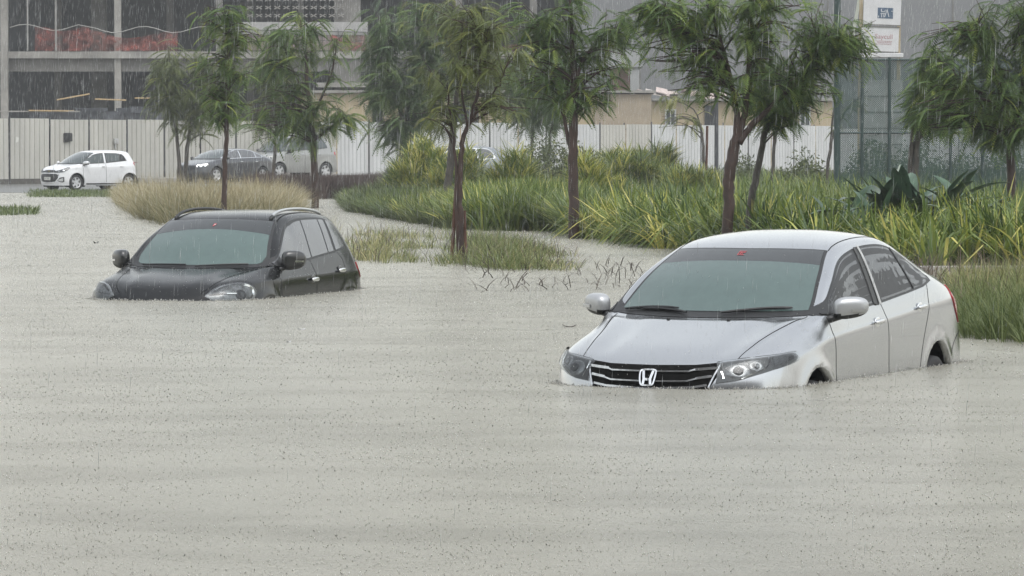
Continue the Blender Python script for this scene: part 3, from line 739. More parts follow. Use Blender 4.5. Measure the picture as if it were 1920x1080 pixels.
# ------------------------------------------------------------------ black estate-height car
def s2(top, x, zc, w=0.0):
    return st(top, [(x, .905+w, zc), (x, .914+w, zc-.022), (x, .923+w, .66), (x, .922+w, .42), (x, .905+w, .25)])
SUV = [
 st([(.93,0,.25),(.90,.3,.25),(.83,.55,.25),(.77,.66,.25),(.68,.75,.25)], [(.60,.81,.25),(.58,.82,.25),(.5,.86,.25),(.42,.885,.25),(.34,.90,.25)]),
 st([(.95,0,.45),(.92,.3,.45),(.85,.56,.45),(.79,.67,.45),(.70,.76,.45)], [(.61,.825,.45),(.59,.835,.44),(.5,.875,.40),(.4,.905,.33),(.3,.92,.25)]),
 st([(.93,0,.62),(.90,.3,.62),(.83,.56,.62),(.77,.67,.63),(.67,.76,.64)], [(.57,.83,.63),(.55,.84,.61),(.45,.885,.5),(.35,.915,.37),(.25,.925,.25)]),
 st([(.89,0,.74),(.865,.3,.745),(.79,.56,.765),(.73,.67,.785),(.63,.76,.79)], [(.51,.835,.78),(.49,.845,.76),(.38,.895,.58),(.28,.92,.4),(.2,.925,.25)]),
 st([(.82,0,.805),(.80,.3,.812),(.72,.56,.835),(.65,.67,.855),(.54,.765,.862)], [(.42,.84,.845),(.40,.85,.825),(.30,.90,.62),(.22,.92,.42),(.16,.925,.25)]),
 st([(.70,0,.872),(.68,.3,.88),(.60,.57,.902),(.53,.675,.918),(.43,.775,.915)], [(.32,.85,.885),(.30,.86,.86),(.22,.905,.64),(.15,.92,.42),(.1,.925,.25)]),
 st([(.48,0,.935),(.46,.3,.942),(.38,.60,.957),(.31,.695,.965),(.22,.79,.955)], [(.14,.87,.91),(.13,.878,.885),(.08,.912,.65),(.04,.922,.42),(0,.925,.25)]),
 st([(.18,0,.99),(.16,.32,.995),(.06,.65,1.003),(.0,.735,1.012),(-.07,.815,.995)], [(-.10,.89,.925),(-.105,.897,.90),(-.12,.917,.65),(-.13,.922,.42),(-.14,.905,.25)]),
 st([(-.03,0,1.022),(-.07,.35,1.027),(-.20,.71,1.037),(-.25,.78,1.05),(-.29,.835,1.035)], [(-.31,.90,.935),(-.312,.907,.912),(-.32,.92,.65),(-.32,.922,.42),(-.32,.905,.25)]),
 s2([(-.15,0,1.045),(-.2,.38,1.05),(-.38,.765,1.065),(-.43,.815,1.082),(-.45,.855,1.062)], -.46, .945),
 s2([(-.52,0,1.305),(-.56,.35,1.305),(-.69,.70,1.30),(-.74,.760,1.305),(-.79,.853,1.078)], -.79, .955),
 s2([(-1.0,0,1.555),(-1.03,.3,1.55),(-1.09,.615,1.52),(-1.14,.68,1.482),(-1.17,.852,1.095)], -1.17, .962),
 s2([(-1.3,0,1.618),(-1.3,.3,1.613),(-1.32,.60,1.583),(-1.35,.662,1.545),(-1.4,.850,1.108)], -1.4, .968),
 s2([(-1.75,0,1.642),(-1.75,.3,1.638),(-1.75,.595,1.612),(-1.75,.655,1.572),(-1.75,.848,1.128)], -1.75, .975),
 s2([(-2.2,0,1.645),(-2.2,.3,1.641),(-2.2,.595,1.612),(-2.2,.655,1.572),(-2.2,.843,1.158)], -2.2, .985),
 s2([(-2.6,0,1.625),(-2.6,.3,1.62),(-2.6,.59,1.588),(-2.6,.657,1.54),(-2.6,.832,1.188)], -2.6, .99),
 st([(-2.95,0,1.585),(-2.94,.3,1.58),(-2.9,.585,1.545),(-2.87,.665,1.48),(-2.88,.808,1.205)], [(-2.9,.893,.99),(-2.9,.90,.965),(-2.9,.915,.66),(-2.9,.918,.42),(-2.9,.90,.25)]),
 st([(-3.15,0,1.45),(-3.14,.3,1.45),(-3.08,.605,1.41),(-3.03,.70,1.36),(-3.03,.80,1.19)], [(-3.05,.88,.985),(-3.05,.888,.96),(-3.05,.90,.66),(-3.05,.905,.42),(-3.05,.89,.25)]),
 st([(-3.35,0,1.25),(-3.34,.3,1.25),(-3.27,.63,1.22),(-3.2,.725,1.19),(-3.17,.80,1.11)], [(-3.16,.86,.97),(-3.16,.87,.945),(-3.15,.885,.66),(-3.15,.89,.42),(-3.15,.88,.25)]),
 st([(-3.48,0,1.1),(-3.46,.3,1.1),(-3.38,.65,1.07),(-3.30,.745,1.03),(-3.25,.81,.98)], [(-3.22,.855,.90),(-3.215,.862,.88),(-3.2,.875,.62),(-3.19,.88,.42),(-3.18,.87,.25)]),
 st([(-3.52,0,.9),(-3.50,.3,.9),(-3.42,.65,.88),(-3.36,.745,.85),(-3.30,.81,.80)], [(-3.26,.85,.74),(-3.255,.857,.72),(-3.23,.87,.55),(-3.21,.875,.38),(-3.2,.86,.25)]),
 st([(-3.54,0,.7),(-3.52,.3,.7),(-3.45,.64,.68),(-3.40,.73,.65),(-3.35,.79,.62)], [(-3.31,.83,.58),(-3.305,.84,.56),(-3.27,.86,.45),(-3.24,.865,.34),(-3.22,.86,.25)]),
 st([(-3.56,0,.5),(-3.54,.3,.5),(-3.47,.62,.48),(-3.42,.71,.46),(-3.37,.78,.44)], [(-3.33,.82,.41),(-3.325,.83,.40),(-3.29,.85,.35),(-3.26,.86,.29),(-3.24,.855,.25)]),
 st([(-3.54,0,.25),(-3.52,.3,.25),(-3.45,.60,.25),(-3.40,.69,.25),(-3.36,.76,.25)], [(-3.32,.80,.25),(-3.31,.81,.25),(-3.28,.835,.25),(-3.26,.85,.25),(-3.25,.85,.25)]),
]
M['lamp_grey2'] = mat('lamp_bowl', (.22,.23,.24), .25, .1, coat=.6, var=.6, vscale=22)
M['glass_rain'] = wet_glass('rain_covered_side_glass', (.10,.105,.112), .16, fog=-.6)
M['mirror_black'] = car_paint('mirror_black', (.012,.013,.013), 0.0, .3, .8, dirtk=0)
def make_estate(pose):
    root = empty('black_estate_car', label='black tall estate car with roof rails sunk to its headlamps in brown floodwater', cat='car')
    paint = car_paint('black_paint', (.007,.008,.009), 0.0, .18, .12, dirtk=.06, dirt=(.10,.10,.09), spec=.32)
    sk = SKINS['estate'] = Skin(SUV, 7, arches=[(0,.36,.40,.026), (-2.69,.36,.40,.022)], tweak=bonnet_ridge(.016, 1.15, 1.5, 3.4, 8.8))
    def cls(c, v, u):
        s = 1 if c.y > 0 else -1
        if v >= 3 and c.z > .3 and -1.53-(.0) < c.x < -.40 and not (c.z > 1.07 and c.x > -.47): return ('front_door', s)
        if v >= 3 and c.z > .3 and c.x <= -1.53 and c.x > -2.43-.25*(c.z-.76): return ('rear_door', s)
        if v < 2 and 3.6 <= u < 8.99: return ('bonnet', 0)
        return ('body', 0)
    mats = {k: paint for k in ('front_door', 'rear_door', 'bonnet', 'body')}
    ob = body_parts(sk, mats, root, [((-.40,0,0),(1,0,0),3), ((-1.53,0,0),(1,0,0),3), ((-2.43,0,.76),(1,0,.25),3)], cls, [], M['well'])
    uv_patch(sk, 8.9, 11.03, 2.0, root, 'windscreen_surround', M['black_trim'], .001, ufun=lambda t: (8.84+.12*t*t, 11.03))
    def rc(t):   # rounded lower corners of the clear pane
        k = max(0, (t-.86)/.14); return .32*k*k*k
    ws = uv_patch(sk, 9.1, 10.97, 1.86, root, 'windscreen', M['glass_fog'], .004, nv=18, ufun=lambda t: (9.16+rc(t), 10.50-.17*t*t))
    uv_patch(sk, 10.4, 10.97, 1.9, ws, 'tinted_band', M['glass_band'], .0042, ufun=lambda t: (10.50-.17*t*t, 10.97))
    mb = MB()
    for (a0, a1, b0, b1) in [(-.5,.1,-.5,.5),(.1,.5,-.1,.5)]:
        P = [sk.S(10.66+.11*b, abs(.02+.09*a), .009, 1 if .02+.09*a >= 0 else -1) for a, b in ((a0,b0),(a1,b0),(a1,b1),(a0,b1))]
        mb.add(P, [(0,1,2,3)])
    mb.build('toll_sticker', M['sticker_red'], root)
    mb = MB(); P = [sk.S(10.665+.03*b, abs(.03+.055*a), .010, 1) for a, b in ((-.4,-.5),(.5,-.5),(.5,.5),(-.4,.5))]; mb.add(P, [(0,1,2,3)]); mb.build('toll_sticker_print', M['sticker_white'], root)
    for a, b in (((9.03,-1.5),(9.12,-.2)), ((9.03,.1),(9.12,1.45))):
        P = [sk.S(a[0]+(b[0]-a[0])*t+.03*math.sin(math.pi*t), abs(a[1]+(b[1]-a[1])*t), .02, 1 if a[1]+(b[1]-a[1])*t >= 0 else -1) for t in [k/8 for k in range(9)]]
        MB().tube(P, .009, 6).build('wiper', M['black_trim'], root)
    uv_patch(sk, 16.1, 17.9, 1.8, root, 'rear_window', M['glass_dark'], .003)
    top = pl(densify([(-.40,1.09),(-.56,1.165),(-.76,1.285),(-.98,1.40),(-1.2,1.485),(-1.4,1.528),(-1.65,1.546),(-2.0,1.552),(-2.35,1.548),(-2.58,1.525),(-2.70,1.47),(-2.78,1.37),(-2.82,1.26)]))
    bot = pl([(-.36,1.075),(-.6,1.082),(-1.0,1.098),(-1.5,1.122),(-2.07,1.165),(-2.43,1.19),(-2.82,1.235)])
    lo = lambda x: bot(x)+.008; hi = lambda x: max(top(x)-.014, lo(x)+.002)
    for sgn in (1, -1):
        patch(lambda x, z, off: sk.side(x, z, off, sgn), lambda x: bot(x)-.010, lambda x: max(top(x)+.010, bot(x)-.008), -2.85, -.38, 60, 10, 'window_surround', M['black_trim'], root, thick=.001, off=.003)
        for x0, x1, nm in ((-1.60,-.44,'side_window'),(-2.18,-1.635,'side_window'),(-2.39,-2.215,'quarter_window'),(-2.80,-2.475,'quarter_window')):
            # panes lean: shift with height
            def lean(x, z, off, x0=x0, x1=x1):
                k = (z-1.13)/.42; return sk.side(x+(-.085*(k-.5) if not (x0 == -1.60 and x > -1.0) else 0)*(1 if x < -1.2 else 0), z, off, sgn)
            patch(lean, lo, hi, x0, x1, max(4, int((x1-x0)/.05)), 8, nm, M['glass_rain'], root, thick=.002, off=.006)
        seam(sk, [(-.40,1.05),(-.40,.9),(-.41,.75)], sgn, root)
        seam(sk, [(-1.50,1.11),(-1.535,1.03),(-1.55,.95),(-1.54,.72)], sgn, root)
        seam(sk, [(-2.47,1.18),(-2.57,1.10),(-2.56,.98),(-2.46,.82),(-2.43,.72)], sgn, root)
        for sg, pts in ((1, [(-.30,1.045),(-.20,.98),(-.19,.9),(-.22,.8)]),): seam(sk, pts, sgn, root, .004)
        uv_line(sk, [(3.7,1.55),(4.5,1.8),(5.5,1.95),(7,2.0),(8.9,2.0)], sgn, root, .006, 'bonnet_gap', M['seam'])
        uv_line(sk, [(11.05,2.03),(12,2.0),(13,2.0),(14,2.0),(15,2.0),(16,2.0)], sgn, root, .014, 'roof_ditch', M['seam'])
        for hx, hz, dn in ((-1.43,.905,'front_door'), (-2.375,.985,'rear_door')):
            p = sk.side(hx, hz, 0, sgn); mb = MB(); V, Fc = ellipsoid((p.x, p.y+.03*sgn, p.z), (.115,.016,.024), 18, 8, .7); mb.add(V, Fc); mb.build('handle', M['chrome'], ob[(dn, sgn)], True)
            mb = MB(); V, Fc = ellipsoid((p.x, p.y, p.z+.005), (.075,.008,.045), 16, 8, .9); mb.add(V, Fc); mb.build('handle_bowl', M['mirror_black'], ob[(dn, sgn)], True)
        mirror_unit(root, -.60, .985, 1.12, sgn, .27, .19, .215, M['mirror_black'], M['black_trim'], (.12,-.15,-.10), lean=30, lamp=M['chrome'])
        patch(lambda x, z, off: sk.side(x, z, off, sgn), lambda x: 1.06, lambda x: max(top(x)-.02, 1.064), -.60, -.41, 8, 3, 'mirror_sail', M['black_trim'], root, thick=.003, off=.008)
        # roof rail
        P = [sk.S(u, 1.72, h, sgn) for u, h in ((11.12,.0),(11.4,.014),(11.8,.024),(12.5,.029),(13.5,.030),(14.3,.029),(15.0,.026),(15.5,.016),(15.8,.0))]
        P = [Vector(q) for q in spline2([tuple(p) for p in P], 3)]
        MB().tube(P, [.012]+[.016]*(len(P)-2)+[.010], 10).build('roof_rail', M['satin'] if sgn == 1 else M['black_trim'], root, True)
        MB().tube([sk.S(11.12,1.72,.0,sgn), sk.S(11.25,1.72,.010,sgn), sk.S(11.45,1.72,.018,sgn)], [.012,.021,.018], 10).build('rail_foot', M['black_trim'], root, True)
        # headlamp
        LM = lambda a, z, off: sk.diag(a, z, off, sgn, 45)
        hhi = pl(densify([(-.215,.775),(-.13,.825),(-.04,.868),(.06,.893),(.17,.905),(.27,.902),(.34,.880),(.385,.845),(.40,.80)]))
        hlo = pl(densify([(-.215,.770),(-.10,.70),(.05,.675),(.2,.685),(.32,.73),(.40,.795)]))
        hd = patch(LM, hlo, hhi, -.215, .40, 30, 8, 'headlamp', M['lamp_grey2'], root, thick=.002, off=.001)
        mb = MB(); ribbon(mb, [LM(a, z, .010) for a, z in densify([(-.12,.815),(0,.862),(.15,.885),(.27,.880),(.345,.845),(.35,.80),(.31,.755)], 4)], .024, lambda p: Vector((1, sgn, .2)), .004)
        mb.build('chrome_fin', M['chrome'], hd); mb = MB()
        ribbon(mb, [LM(a, z, .010) for a, z in densify([(-.17,.785),(0,.800),(.12,.80)], 4)], .012, lambda p: Vector((1, sgn, .2)), .004); mb.build('lower_fin', M['chrome'], hd)
        V = []; K = 20
        for rr, oo in ((1,.006),(.8,.016),(.45,.008),(.08,.006)):
            for k in range(K): t = 2*math.pi*k/K; V.append(LM(.17+.07*rr*math.cos(t), .79+.05*rr*math.sin(t), oo))
        mk('projector', V, [(r_*K+k, r_*K+(k+1) % K, (r_+1)*K+(k+1) % K, (r_+1)*K+k) for r_ in range(3) for k in range(K)]+[tuple(3*K+k for k in range(K))], M['lamp_black'], hd, True)
        patch(LM, lambda a: hlo(a)+.002, lambda a: hhi(a)-.002, -.21, .395, 24, 6, 'lens', M['lens'], hd, thick=.004, off=.018)
        # tail lamp wraps the rear corner
        patch(lambda x, z, off: sk.side(x, z, off, sgn), pl([(-3.27,.86),(-3.2,.90),(-3.1,.98)]), pl([(-3.27,.98),(-3.2,1.04),(-3.1,1.06)]), -3.26, -3.1, 8, 5, 'tail_lamp', M['red_lens'], root, thick=.006, off=.002)
    root.matrix_world = pose_matrix(*pose)
    return root
make_estate((-3.061, 46.083, .282, -.007, -.744))

# ------------------------------------------------------------------ parked cars by the hoarding, on the same lofted skins
def warp(ctrl, xm, zm, ym):
    xs, xo = zip(*sorted(xm)); zs, zo = zip(*zm)
    return [[[float(np.interp(p[0], xs, xo)), p[1]*ym, float(np.interp(p[2], zs, zo))] for p in s_] for s_ in ctrl]
def side_poly_patch(sk, sgn, root, lo_pts, hi_pts, name, m, off=.004, th=.003, nx=24, ny=8):
    x0 = max(min(p[0] for p in lo_pts), min(p[0] for p in hi_pts)); x1 = min(max(p[0] for p in lo_pts), max(p[0] for p in hi_pts))
    lo, hi = pl(lo_pts), pl(hi_pts)
    return patch(lambda x, z, o: sk.side(x, z, o, sgn), lo, lambda x: max(hi(x), lo(x)+.002), x0, x1, nx, ny, name, m, root, thick=th, off=off)
def front_patch(sk, root, lo_pts, hi_pts, name, m, off=.003, th=.003, nx=24, ny=5):
    lo, hi = pl(lo_pts), pl(hi_pts)
    return patch(lambda y, z, o: sk.hit((4, y, z), (-1, 0, 0), o) or Vector((.8, y, z)), lo, lambda x: max(hi(x), lo(x)+.002), lo_pts[0][0], lo_pts[-1][0], nx, ny, name, m, root, thick=th, off=off)
def add_lamp(sk, root, sgn, lo_pts, hi_pts, ang=40, m='lamp_black'):
    LM = lambda a, z, off: sk.diag(a, z, off, sgn, ang); lo, hi = pl(lo_pts), pl(hi_pts)
    a0, a1 = lo_pts[0][0], lo_pts[-1][0]
    h = patch(LM, lo, lambda x: max(hi(x), lo(x)+.003), a0, a1, 14, 5, 'headlamp', M[m], root, thick=.003, off=.002)
    for f in (.30, .62):
        a = a0+(a1-a0)*f; z = (lo(a)+hi(a))/2; rz = (hi(a)-lo(a))*.33; K = 14
        V = [LM(a+rz*1.2*rr*math.cos(2*math.pi*k/K), z+rz*rr*math.sin(2*math.pi*k/K), oo) for rr, oo in ((1,.008),(.6,.016),(.1,.010)) for k in range(K)]
        mk('reflector', V, [(r_*K+k, r_*K+(k+1) % K, (r_+1)*K+(k+1) % K, (r_+1)*K+k) for r_ in range(2) for k in range(K)]+[tuple(2*K+k for k in range(K))], M['chrome'], h, True)
    patch(LM, lambda a: lo(a)+.004, lambda a: max(hi(a)-.004, lo(a)+.005), a0+.01, a1-.01, 12, 4, 'lens', M['lens'], h, thick=.003, off=.018)
    return h
GL = wet_glass('parked_car_glass', (.06,.075,.075), .10)
M['glass_parked'] = GL
def parked(kind, root, paint, xm, zm, ym, rails=None, ns=5, wheelr=.33, wheels=(0, -2.69), trim=None, glass=None, glassf=None):
    """body, glass, wheels common to the parked cars; returns the skin"""
    base = SUV if kind == 'tall' else SED
    ctrl = warp(base, xm, zm, ym); glass = glass or GL
    mapx = lambda x: float(np.interp(x, *zip(*sorted(xm)))); mapz = lambda z: float(np.interp(z, *zip(*zm)))
    ar = [(w_, wheelr+.005, wheelr+.045) for w_ in wheels]
    sk = Skin(ctrl, ns, arches=[(a, z, r, .010) for a, z, r in ar])
    dA, dB, dC = (-.40,-1.53,-2.43) if kind == 'tall' else (-.375,-1.48,-2.3)
    dA, dB, dC = mapx(dA), mapx(dB), mapx(dC)
    def cls(c, v, u):
        s = 1 if c.y > 0 else -1
        if v >= 3 and c.z > .3 and dB < c.x < dA: return ('front_door', s)
        if v >= 3 and c.z > .3 and dC < c.x <= dB: return ('rear_door', s)
        if v < 2 and (3.6 if kind == 'tall' else 5) <= u < 8.99: return ('bonnet', 0)
        return ('body', 0)
    mats = {k: paint for k in ('front_door', 'rear_door', 'bonnet', 'body')}
    ob = body_parts(sk, mats, root, [((dA,0,0),(1,0,0),3), ((dB,0,0),(1,0,0),3), ((dC,0,0),(1,0,0),3)], cls, ar, M['well'])
    uv_patch(sk, 8.9, 11.03, 2.0, root, 'windscreen_surround', M['black_trim'], .002, ufun=lambda t: (8.86+.12*t*t, 11.03))
    uv_patch(sk, 9.1, 10.97, 1.88, root, 'windscreen', glassf or glass, .007, ufun=lambda t: (9.14, 10.95))
    uv_patch(sk, 16.1, 17.9, 1.8, root, 'rear_window', glass, .005)
    for sgn in (1, -1):
        seam(sk, [(dA, mapz(1.0)), (dA, .30)], sgn, root, .012); seam(sk, [(dB, mapz(1.05)), (dB, .30)], sgn, root, .012)
        for hx in (dB+.12, dC+.12):
            p = sk.side(hx, mapz(.90 if kind != 'tall' else .96), 0, sgn); mb = MB(); V, Fc = ellipsoid((p.x, p.y+.02*sgn, p.z), (.085,.014,.018), 12, 6, .7); mb.add(V, Fc)
            mb.build('handle', trim or paint, ob[('front_door' if hx > dB else 'rear_door', sgn)], True)
    return sk, ob, mapx, mapz
def place(root, px, Yd, zg, yaw, pit=0.0, cx=-1.3):
    """stand the car with its middle over the image column px at distance Yd"""
    root.matrix_world = pose_matrix((px-960)/F_PX*Yd, Yd, yaw, pit, zg, cx)
# white hatchback
def make_hatch():
    root = empty('white_hatchback', label='small white hatchback parked on the wet road in front of the grey site hoarding', cat='car')
    paint = car_paint('white_paint', (.74,.75,.76), 0.0, .3, .8, dirtk=.15)
    xm = [(1,.78),(.9,.70),(0,0),(-.15,-.02),(-1.0,-.86),(-1.75,-1.5),(-2.69,-2.385),(-3.0,-2.55),(-3.56,-2.87)]
    zm = [(0,0),(.25,.19),(.62,.55),(.9,.82),(1.05,.955),(1.6,1.42),(1.65,1.475)]
    sk, ob, mx_, mz_ = parked('tall', root, paint, xm, zm, .862, wheelr=.295, wheels=(0,-2.385), ns=6)
    for sgn in (1, -1):
        T = [(-.22,.985),(-.42,1.10),(-.62,1.20),(-.82,1.27),(-1.05,1.325),(-1.3,1.35),(-1.9,1.335),(-2.12,1.30),(-2.22,1.26)]
        B = [(-.22,.965),(-1.2,1.0),(-2.22,1.08)]
        side_poly_patch(sk, sgn, root, [(-.18,.955),(-1.3,.99),(-2.30,1.075)], [(-.18,.96),(-.42,1.11),(-.62,1.215),(-.84,1.29),(-1.05,1.34),(-1.3,1.362),(-1.9,1.348),(-2.18,1.305),(-2.26,1.2),(-2.30,1.08)], 'window_surround', M['black_trim'], off=.003, nx=30)
        b_, t_ = pl(B), pl(T)
        for a, b, nm in ((-1.27,-.24,'side_window'), (-1.98,-1.38,'side_window'), (-2.20,-2.0,'quarter_window')):
            xs = [b+(a-b)*k/12 for k in range(13)]
            side_poly_patch(sk, sgn, root, [(x, b_(x)+.012) for x in xs], [(x, t_(x)-.012) for x in xs], nm, GL if nm != 'quarter_window' else M['black_trim'], off=.008, nx=14)
        mb = MB(); P = [sk.side(-1.325+.03*k/5-.0, 1.36-.36*k/5, .011, sgn) for k in range(6)]; ribbon(mb, P, .075, side_up(sgn), .004); mb.build('door_pillar', paint, root)
        mirror_unit(root, -.36, .84, .985, sgn, .23, .16, .155, paint if sgn < 0 else M['satin'], M['black_trim'], (.08,-.13,-.09))
        add_lamp(sk, root, sgn, [(-.19,.655),(0,.65),(.15,.67),(.3,.73),(.38,.80)], [(-.19,.70),(0,.735),(.15,.78),(.3,.84),(.38,.835)])
        # fog lamp recess
        LM = lambda a, z, o: sk.diag(a, z, o, sgn, 35)
        f = patch(LM, pl([(0,.36),(.18,.30),(.27,.32)]), pl([(0,.38),(.12,.48),(.27,.50)]), 0, .27, 10, 4, 'fog_lamp', M['black_trim'], root, thick=.003, off=.003)
        patch(LM, pl([(.05,.365),(.18,.335),(.24,.35)]), pl([(.05,.38),(.12,.43),(.24,.455)]), .06, .23, 8, 3, 'fog_lamp_glass', M['satin'], f, thick=.004, off=.008)
        side_poly_patch(sk, sgn, root, [(-2.82,.84),(-2.70,.86),(-2.60,.97)], [(-2.82,1.02),(-2.70,1.06),(-2.60,.99)], 'tail_lamp', M['red_lens'], off=.006, nx=8)
        side_poly_patch(sk, sgn, root, [(-2.0,.22),(-.4,.22)], [(-2.0,.27),(-.4,.27)], 'sill', M['black_trim'], off=.004, nx=10, ny=2)
        for x_ in (-2.385, 0): wheel(root, x_, .66, .295, .295, .17, sgn, M['rim_silver'], 6)
    g = front_patch(sk, root, [(-.36,.665),(0,.645),(.36,.665)], [(-.36,.70),(-.28,.735),(0,.745),(.28,.735),(.36,.70)], 'upper_grille', M['black_trim'])
    front_patch(sk, g, [(-.30,.735),(0,.742),(.30,.735)], [(-.30,.745),(0,.754),(.30,.745)], 'chrome_fin', M['chrome'], off=.008)
    g = front_patch(sk, root, [(-.50,.46),(-.38,.33),(0,.30),(.38,.33),(.50,.46)], [(-.50,.57),(-.4,.61),(0,.62),(.4,.61),(.50,.57)], 'lower_grille', M['black_trim'])
    mb = MB()
    ribbon(mb, [sk.hit((4,y,z),(-1,0,0),.008) for y, z in ((-.50,.60),(-.55,.50),(-.50,.36),(-.30,.275),(0,.265),(.30,.275),(.50,.36),(.55,.50),(.50,.60))], .018, lambda p: Vector((1,0,0)), .006); mb.build('grille_surround', M['chrome'], g)
    p = sk.hit((4,0,.44),(-1,0,0),.02); mb = MB(); mb.box((p.x, 0, p.z), (.012,.36,.11)); pt = mb.build('number_plate', M['plate'], root)
    mb = MB()
    for y_ in (-.13,-.07,.01,.06,.11):   # unreadable digits as strokes
        mb.box((p.x+.008, y_, p.z), (.003,.012,.055)); mb.box((p.x+.008, y_+.012, p.z+.022), (.003,.024,.010))
    mb.build('plate_digits', M['black_trim'], pt)
    p = sk.hit((4,0,.70),(-1,0,0),.012); mb = MB(); mb.box(p, (.010,.12,.022)); mb.box(p, (.010,.035,.040)); mb.build('emblem', M['badge'], root)
    place(root, 170, 155.5, .02, R(47), cx=-1.2)
    return root
M['rim_silver'] = mat('wheel_silver', (.62,.63,.64), .35, .5, coat=.4)
M['plate'] = mat('number_plate_white', (.62,.62,.58), .5)
M['badge'] = mat('dull_gold', (.35,.27,.09), .4, .6)
make_hatch()
def make_dark_car():
    root = empty('dark_saloon_car', label='dark charcoal saloon with lit headlamps parked behind the tan grass, nearest the left double-trunked tree', cat='car')
    paint = car_paint('charcoal_paint', (.035,.038,.045), .2, .3, 1.0, dirtk=.05)
    sk, ob, mx_, mz_ = parked('low', root, paint, [(1,1),(0,.1),(-1,-1.0),(-2.57,-2.75),(-3.6,-3.75)], [(0,0),(1,.98),(1.6,1.52)], 1.06, wheelr=.33, wheels=(.1,-2.75), trim=M['chrome'])
    B = pl([(-.30,1.0),(-2.8,1.07)])
    T = pl([(-.30,1.02),(-.9,1.27),(-1.3,1.36),(-1.8,1.375),(-2.2,1.33),(-2.6,1.19),(-2.8,1.09)])
    for sgn in (1, -1):
        xs = [-.30-2.5*k/24 for k in range(25)]
        side_poly_patch(sk, sgn, root, [(x, B(x)-.012) for x in xs], [(x, T(x)+.012) for x in xs], 'window_surround', M['chrome'], off=.003, nx=30)
        for a, b in ((-1.4,-.36), (-2.35,-1.46), (-2.74,-2.40)):
            xs = [b+(a-b)*k/12 for k in range(13)]
            side_poly_patch(sk, sgn, root, [(x, B(x)+.006) for x in xs], [(x, T(x)-.012) for x in xs], 'side_window', M['glass_rain'], off=.008, nx=14)
        mirror_unit(root, -.42, .98, 1.02, sgn, .24, .17, .15, M['mirror_black'], M['black_trim'], (.1,-.15,-.08))
        add_lamp(sk, root, sgn, [(-.2,.62),(.0,.63),(.25,.68),(.36,.74)], [(-.2,.74),(.0,.77),(.25,.79),(.36,.77)])
        # daytime lamps burning
        LM = lambda a, z, o: sk.diag(a, z, o, sgn, 40); mb = MB()
        ribbon(mb, [LM(a, z, .026) for a, z in ((-.17,.66),(-.16,.725),(-.10,.735),(-.06,.70),(.02,.735),(.12,.755),(.25,.765))], .028, lambda p: Vector((1,sgn,0)), .004); mb.build('running_lamp', M['lit_lamp'], root)
        for x_ in (.1, -2.75): wheel(root, x_, .79, .33, .33, .2, sgn, M['rim_silver'], 5)
    front_patch(sk, root, [(-.40,.56),(0,.54),(.40,.56)], [(-.40,.70),(0,.73),(.40,.70)], 'grille', M['black_trim'])
    place(root, 421, 176, .12, R(38), cx=-1.35)
    return root
def lit():
    m, nt, b = newmat('lit_lamp'); b.inputs['Base Color'].default_value = (.9,.9,.9,1); b.inputs['Emission Color'].default_value = (1,.98,.94,1); b.inputs['Emission Strength'].default_value = 3.0; return m
M['lit_lamp'] = lit()
make_dark_car()
def tall_windows(sk, root, mx_, mz_, surround, glass, panes=((-1.50,-.44),(-2.05,-1.60),(-2.80,-2.15))):
    top = pl([(-.40,1.09),(-.56,1.20),(-.76,1.325),(-.98,1.435),(-1.2,1.505),(-1.4,1.538),(-1.65,1.550),(-2.35,1.548),(-2.58,1.525),(-2.70,1.47),(-2.78,1.37),(-2.84,1.26)])
    bot = pl([(-.36,1.075),(-1.0,1.098),(-1.5,1.122),(-2.43,1.17),(-2.84,1.20)])
    for sgn in (1, -1):
        xs = [-.40-2.44*k/36 for k in range(37)]
        side_poly_patch(sk, sgn, root, [(mx_(x), mz_(bot(x)-.014)) for x in xs], [(mx_(x), mz_(max(top(x)+.014, bot(x)))) for x in xs], 'window_surround', surround, off=.003, nx=36)
        for a, b in panes:
            xs = [b+(a-b)*k/14 for k in range(15)]
            side_poly_patch(sk, sgn, root, [(mx_(x), mz_(bot(x)+.014)) for x in xs], [(mx_(x), mz_(max(top(x)-.016, bot(x)+.018))) for x in xs], 'side_window', glass, off=.009, nx=16)
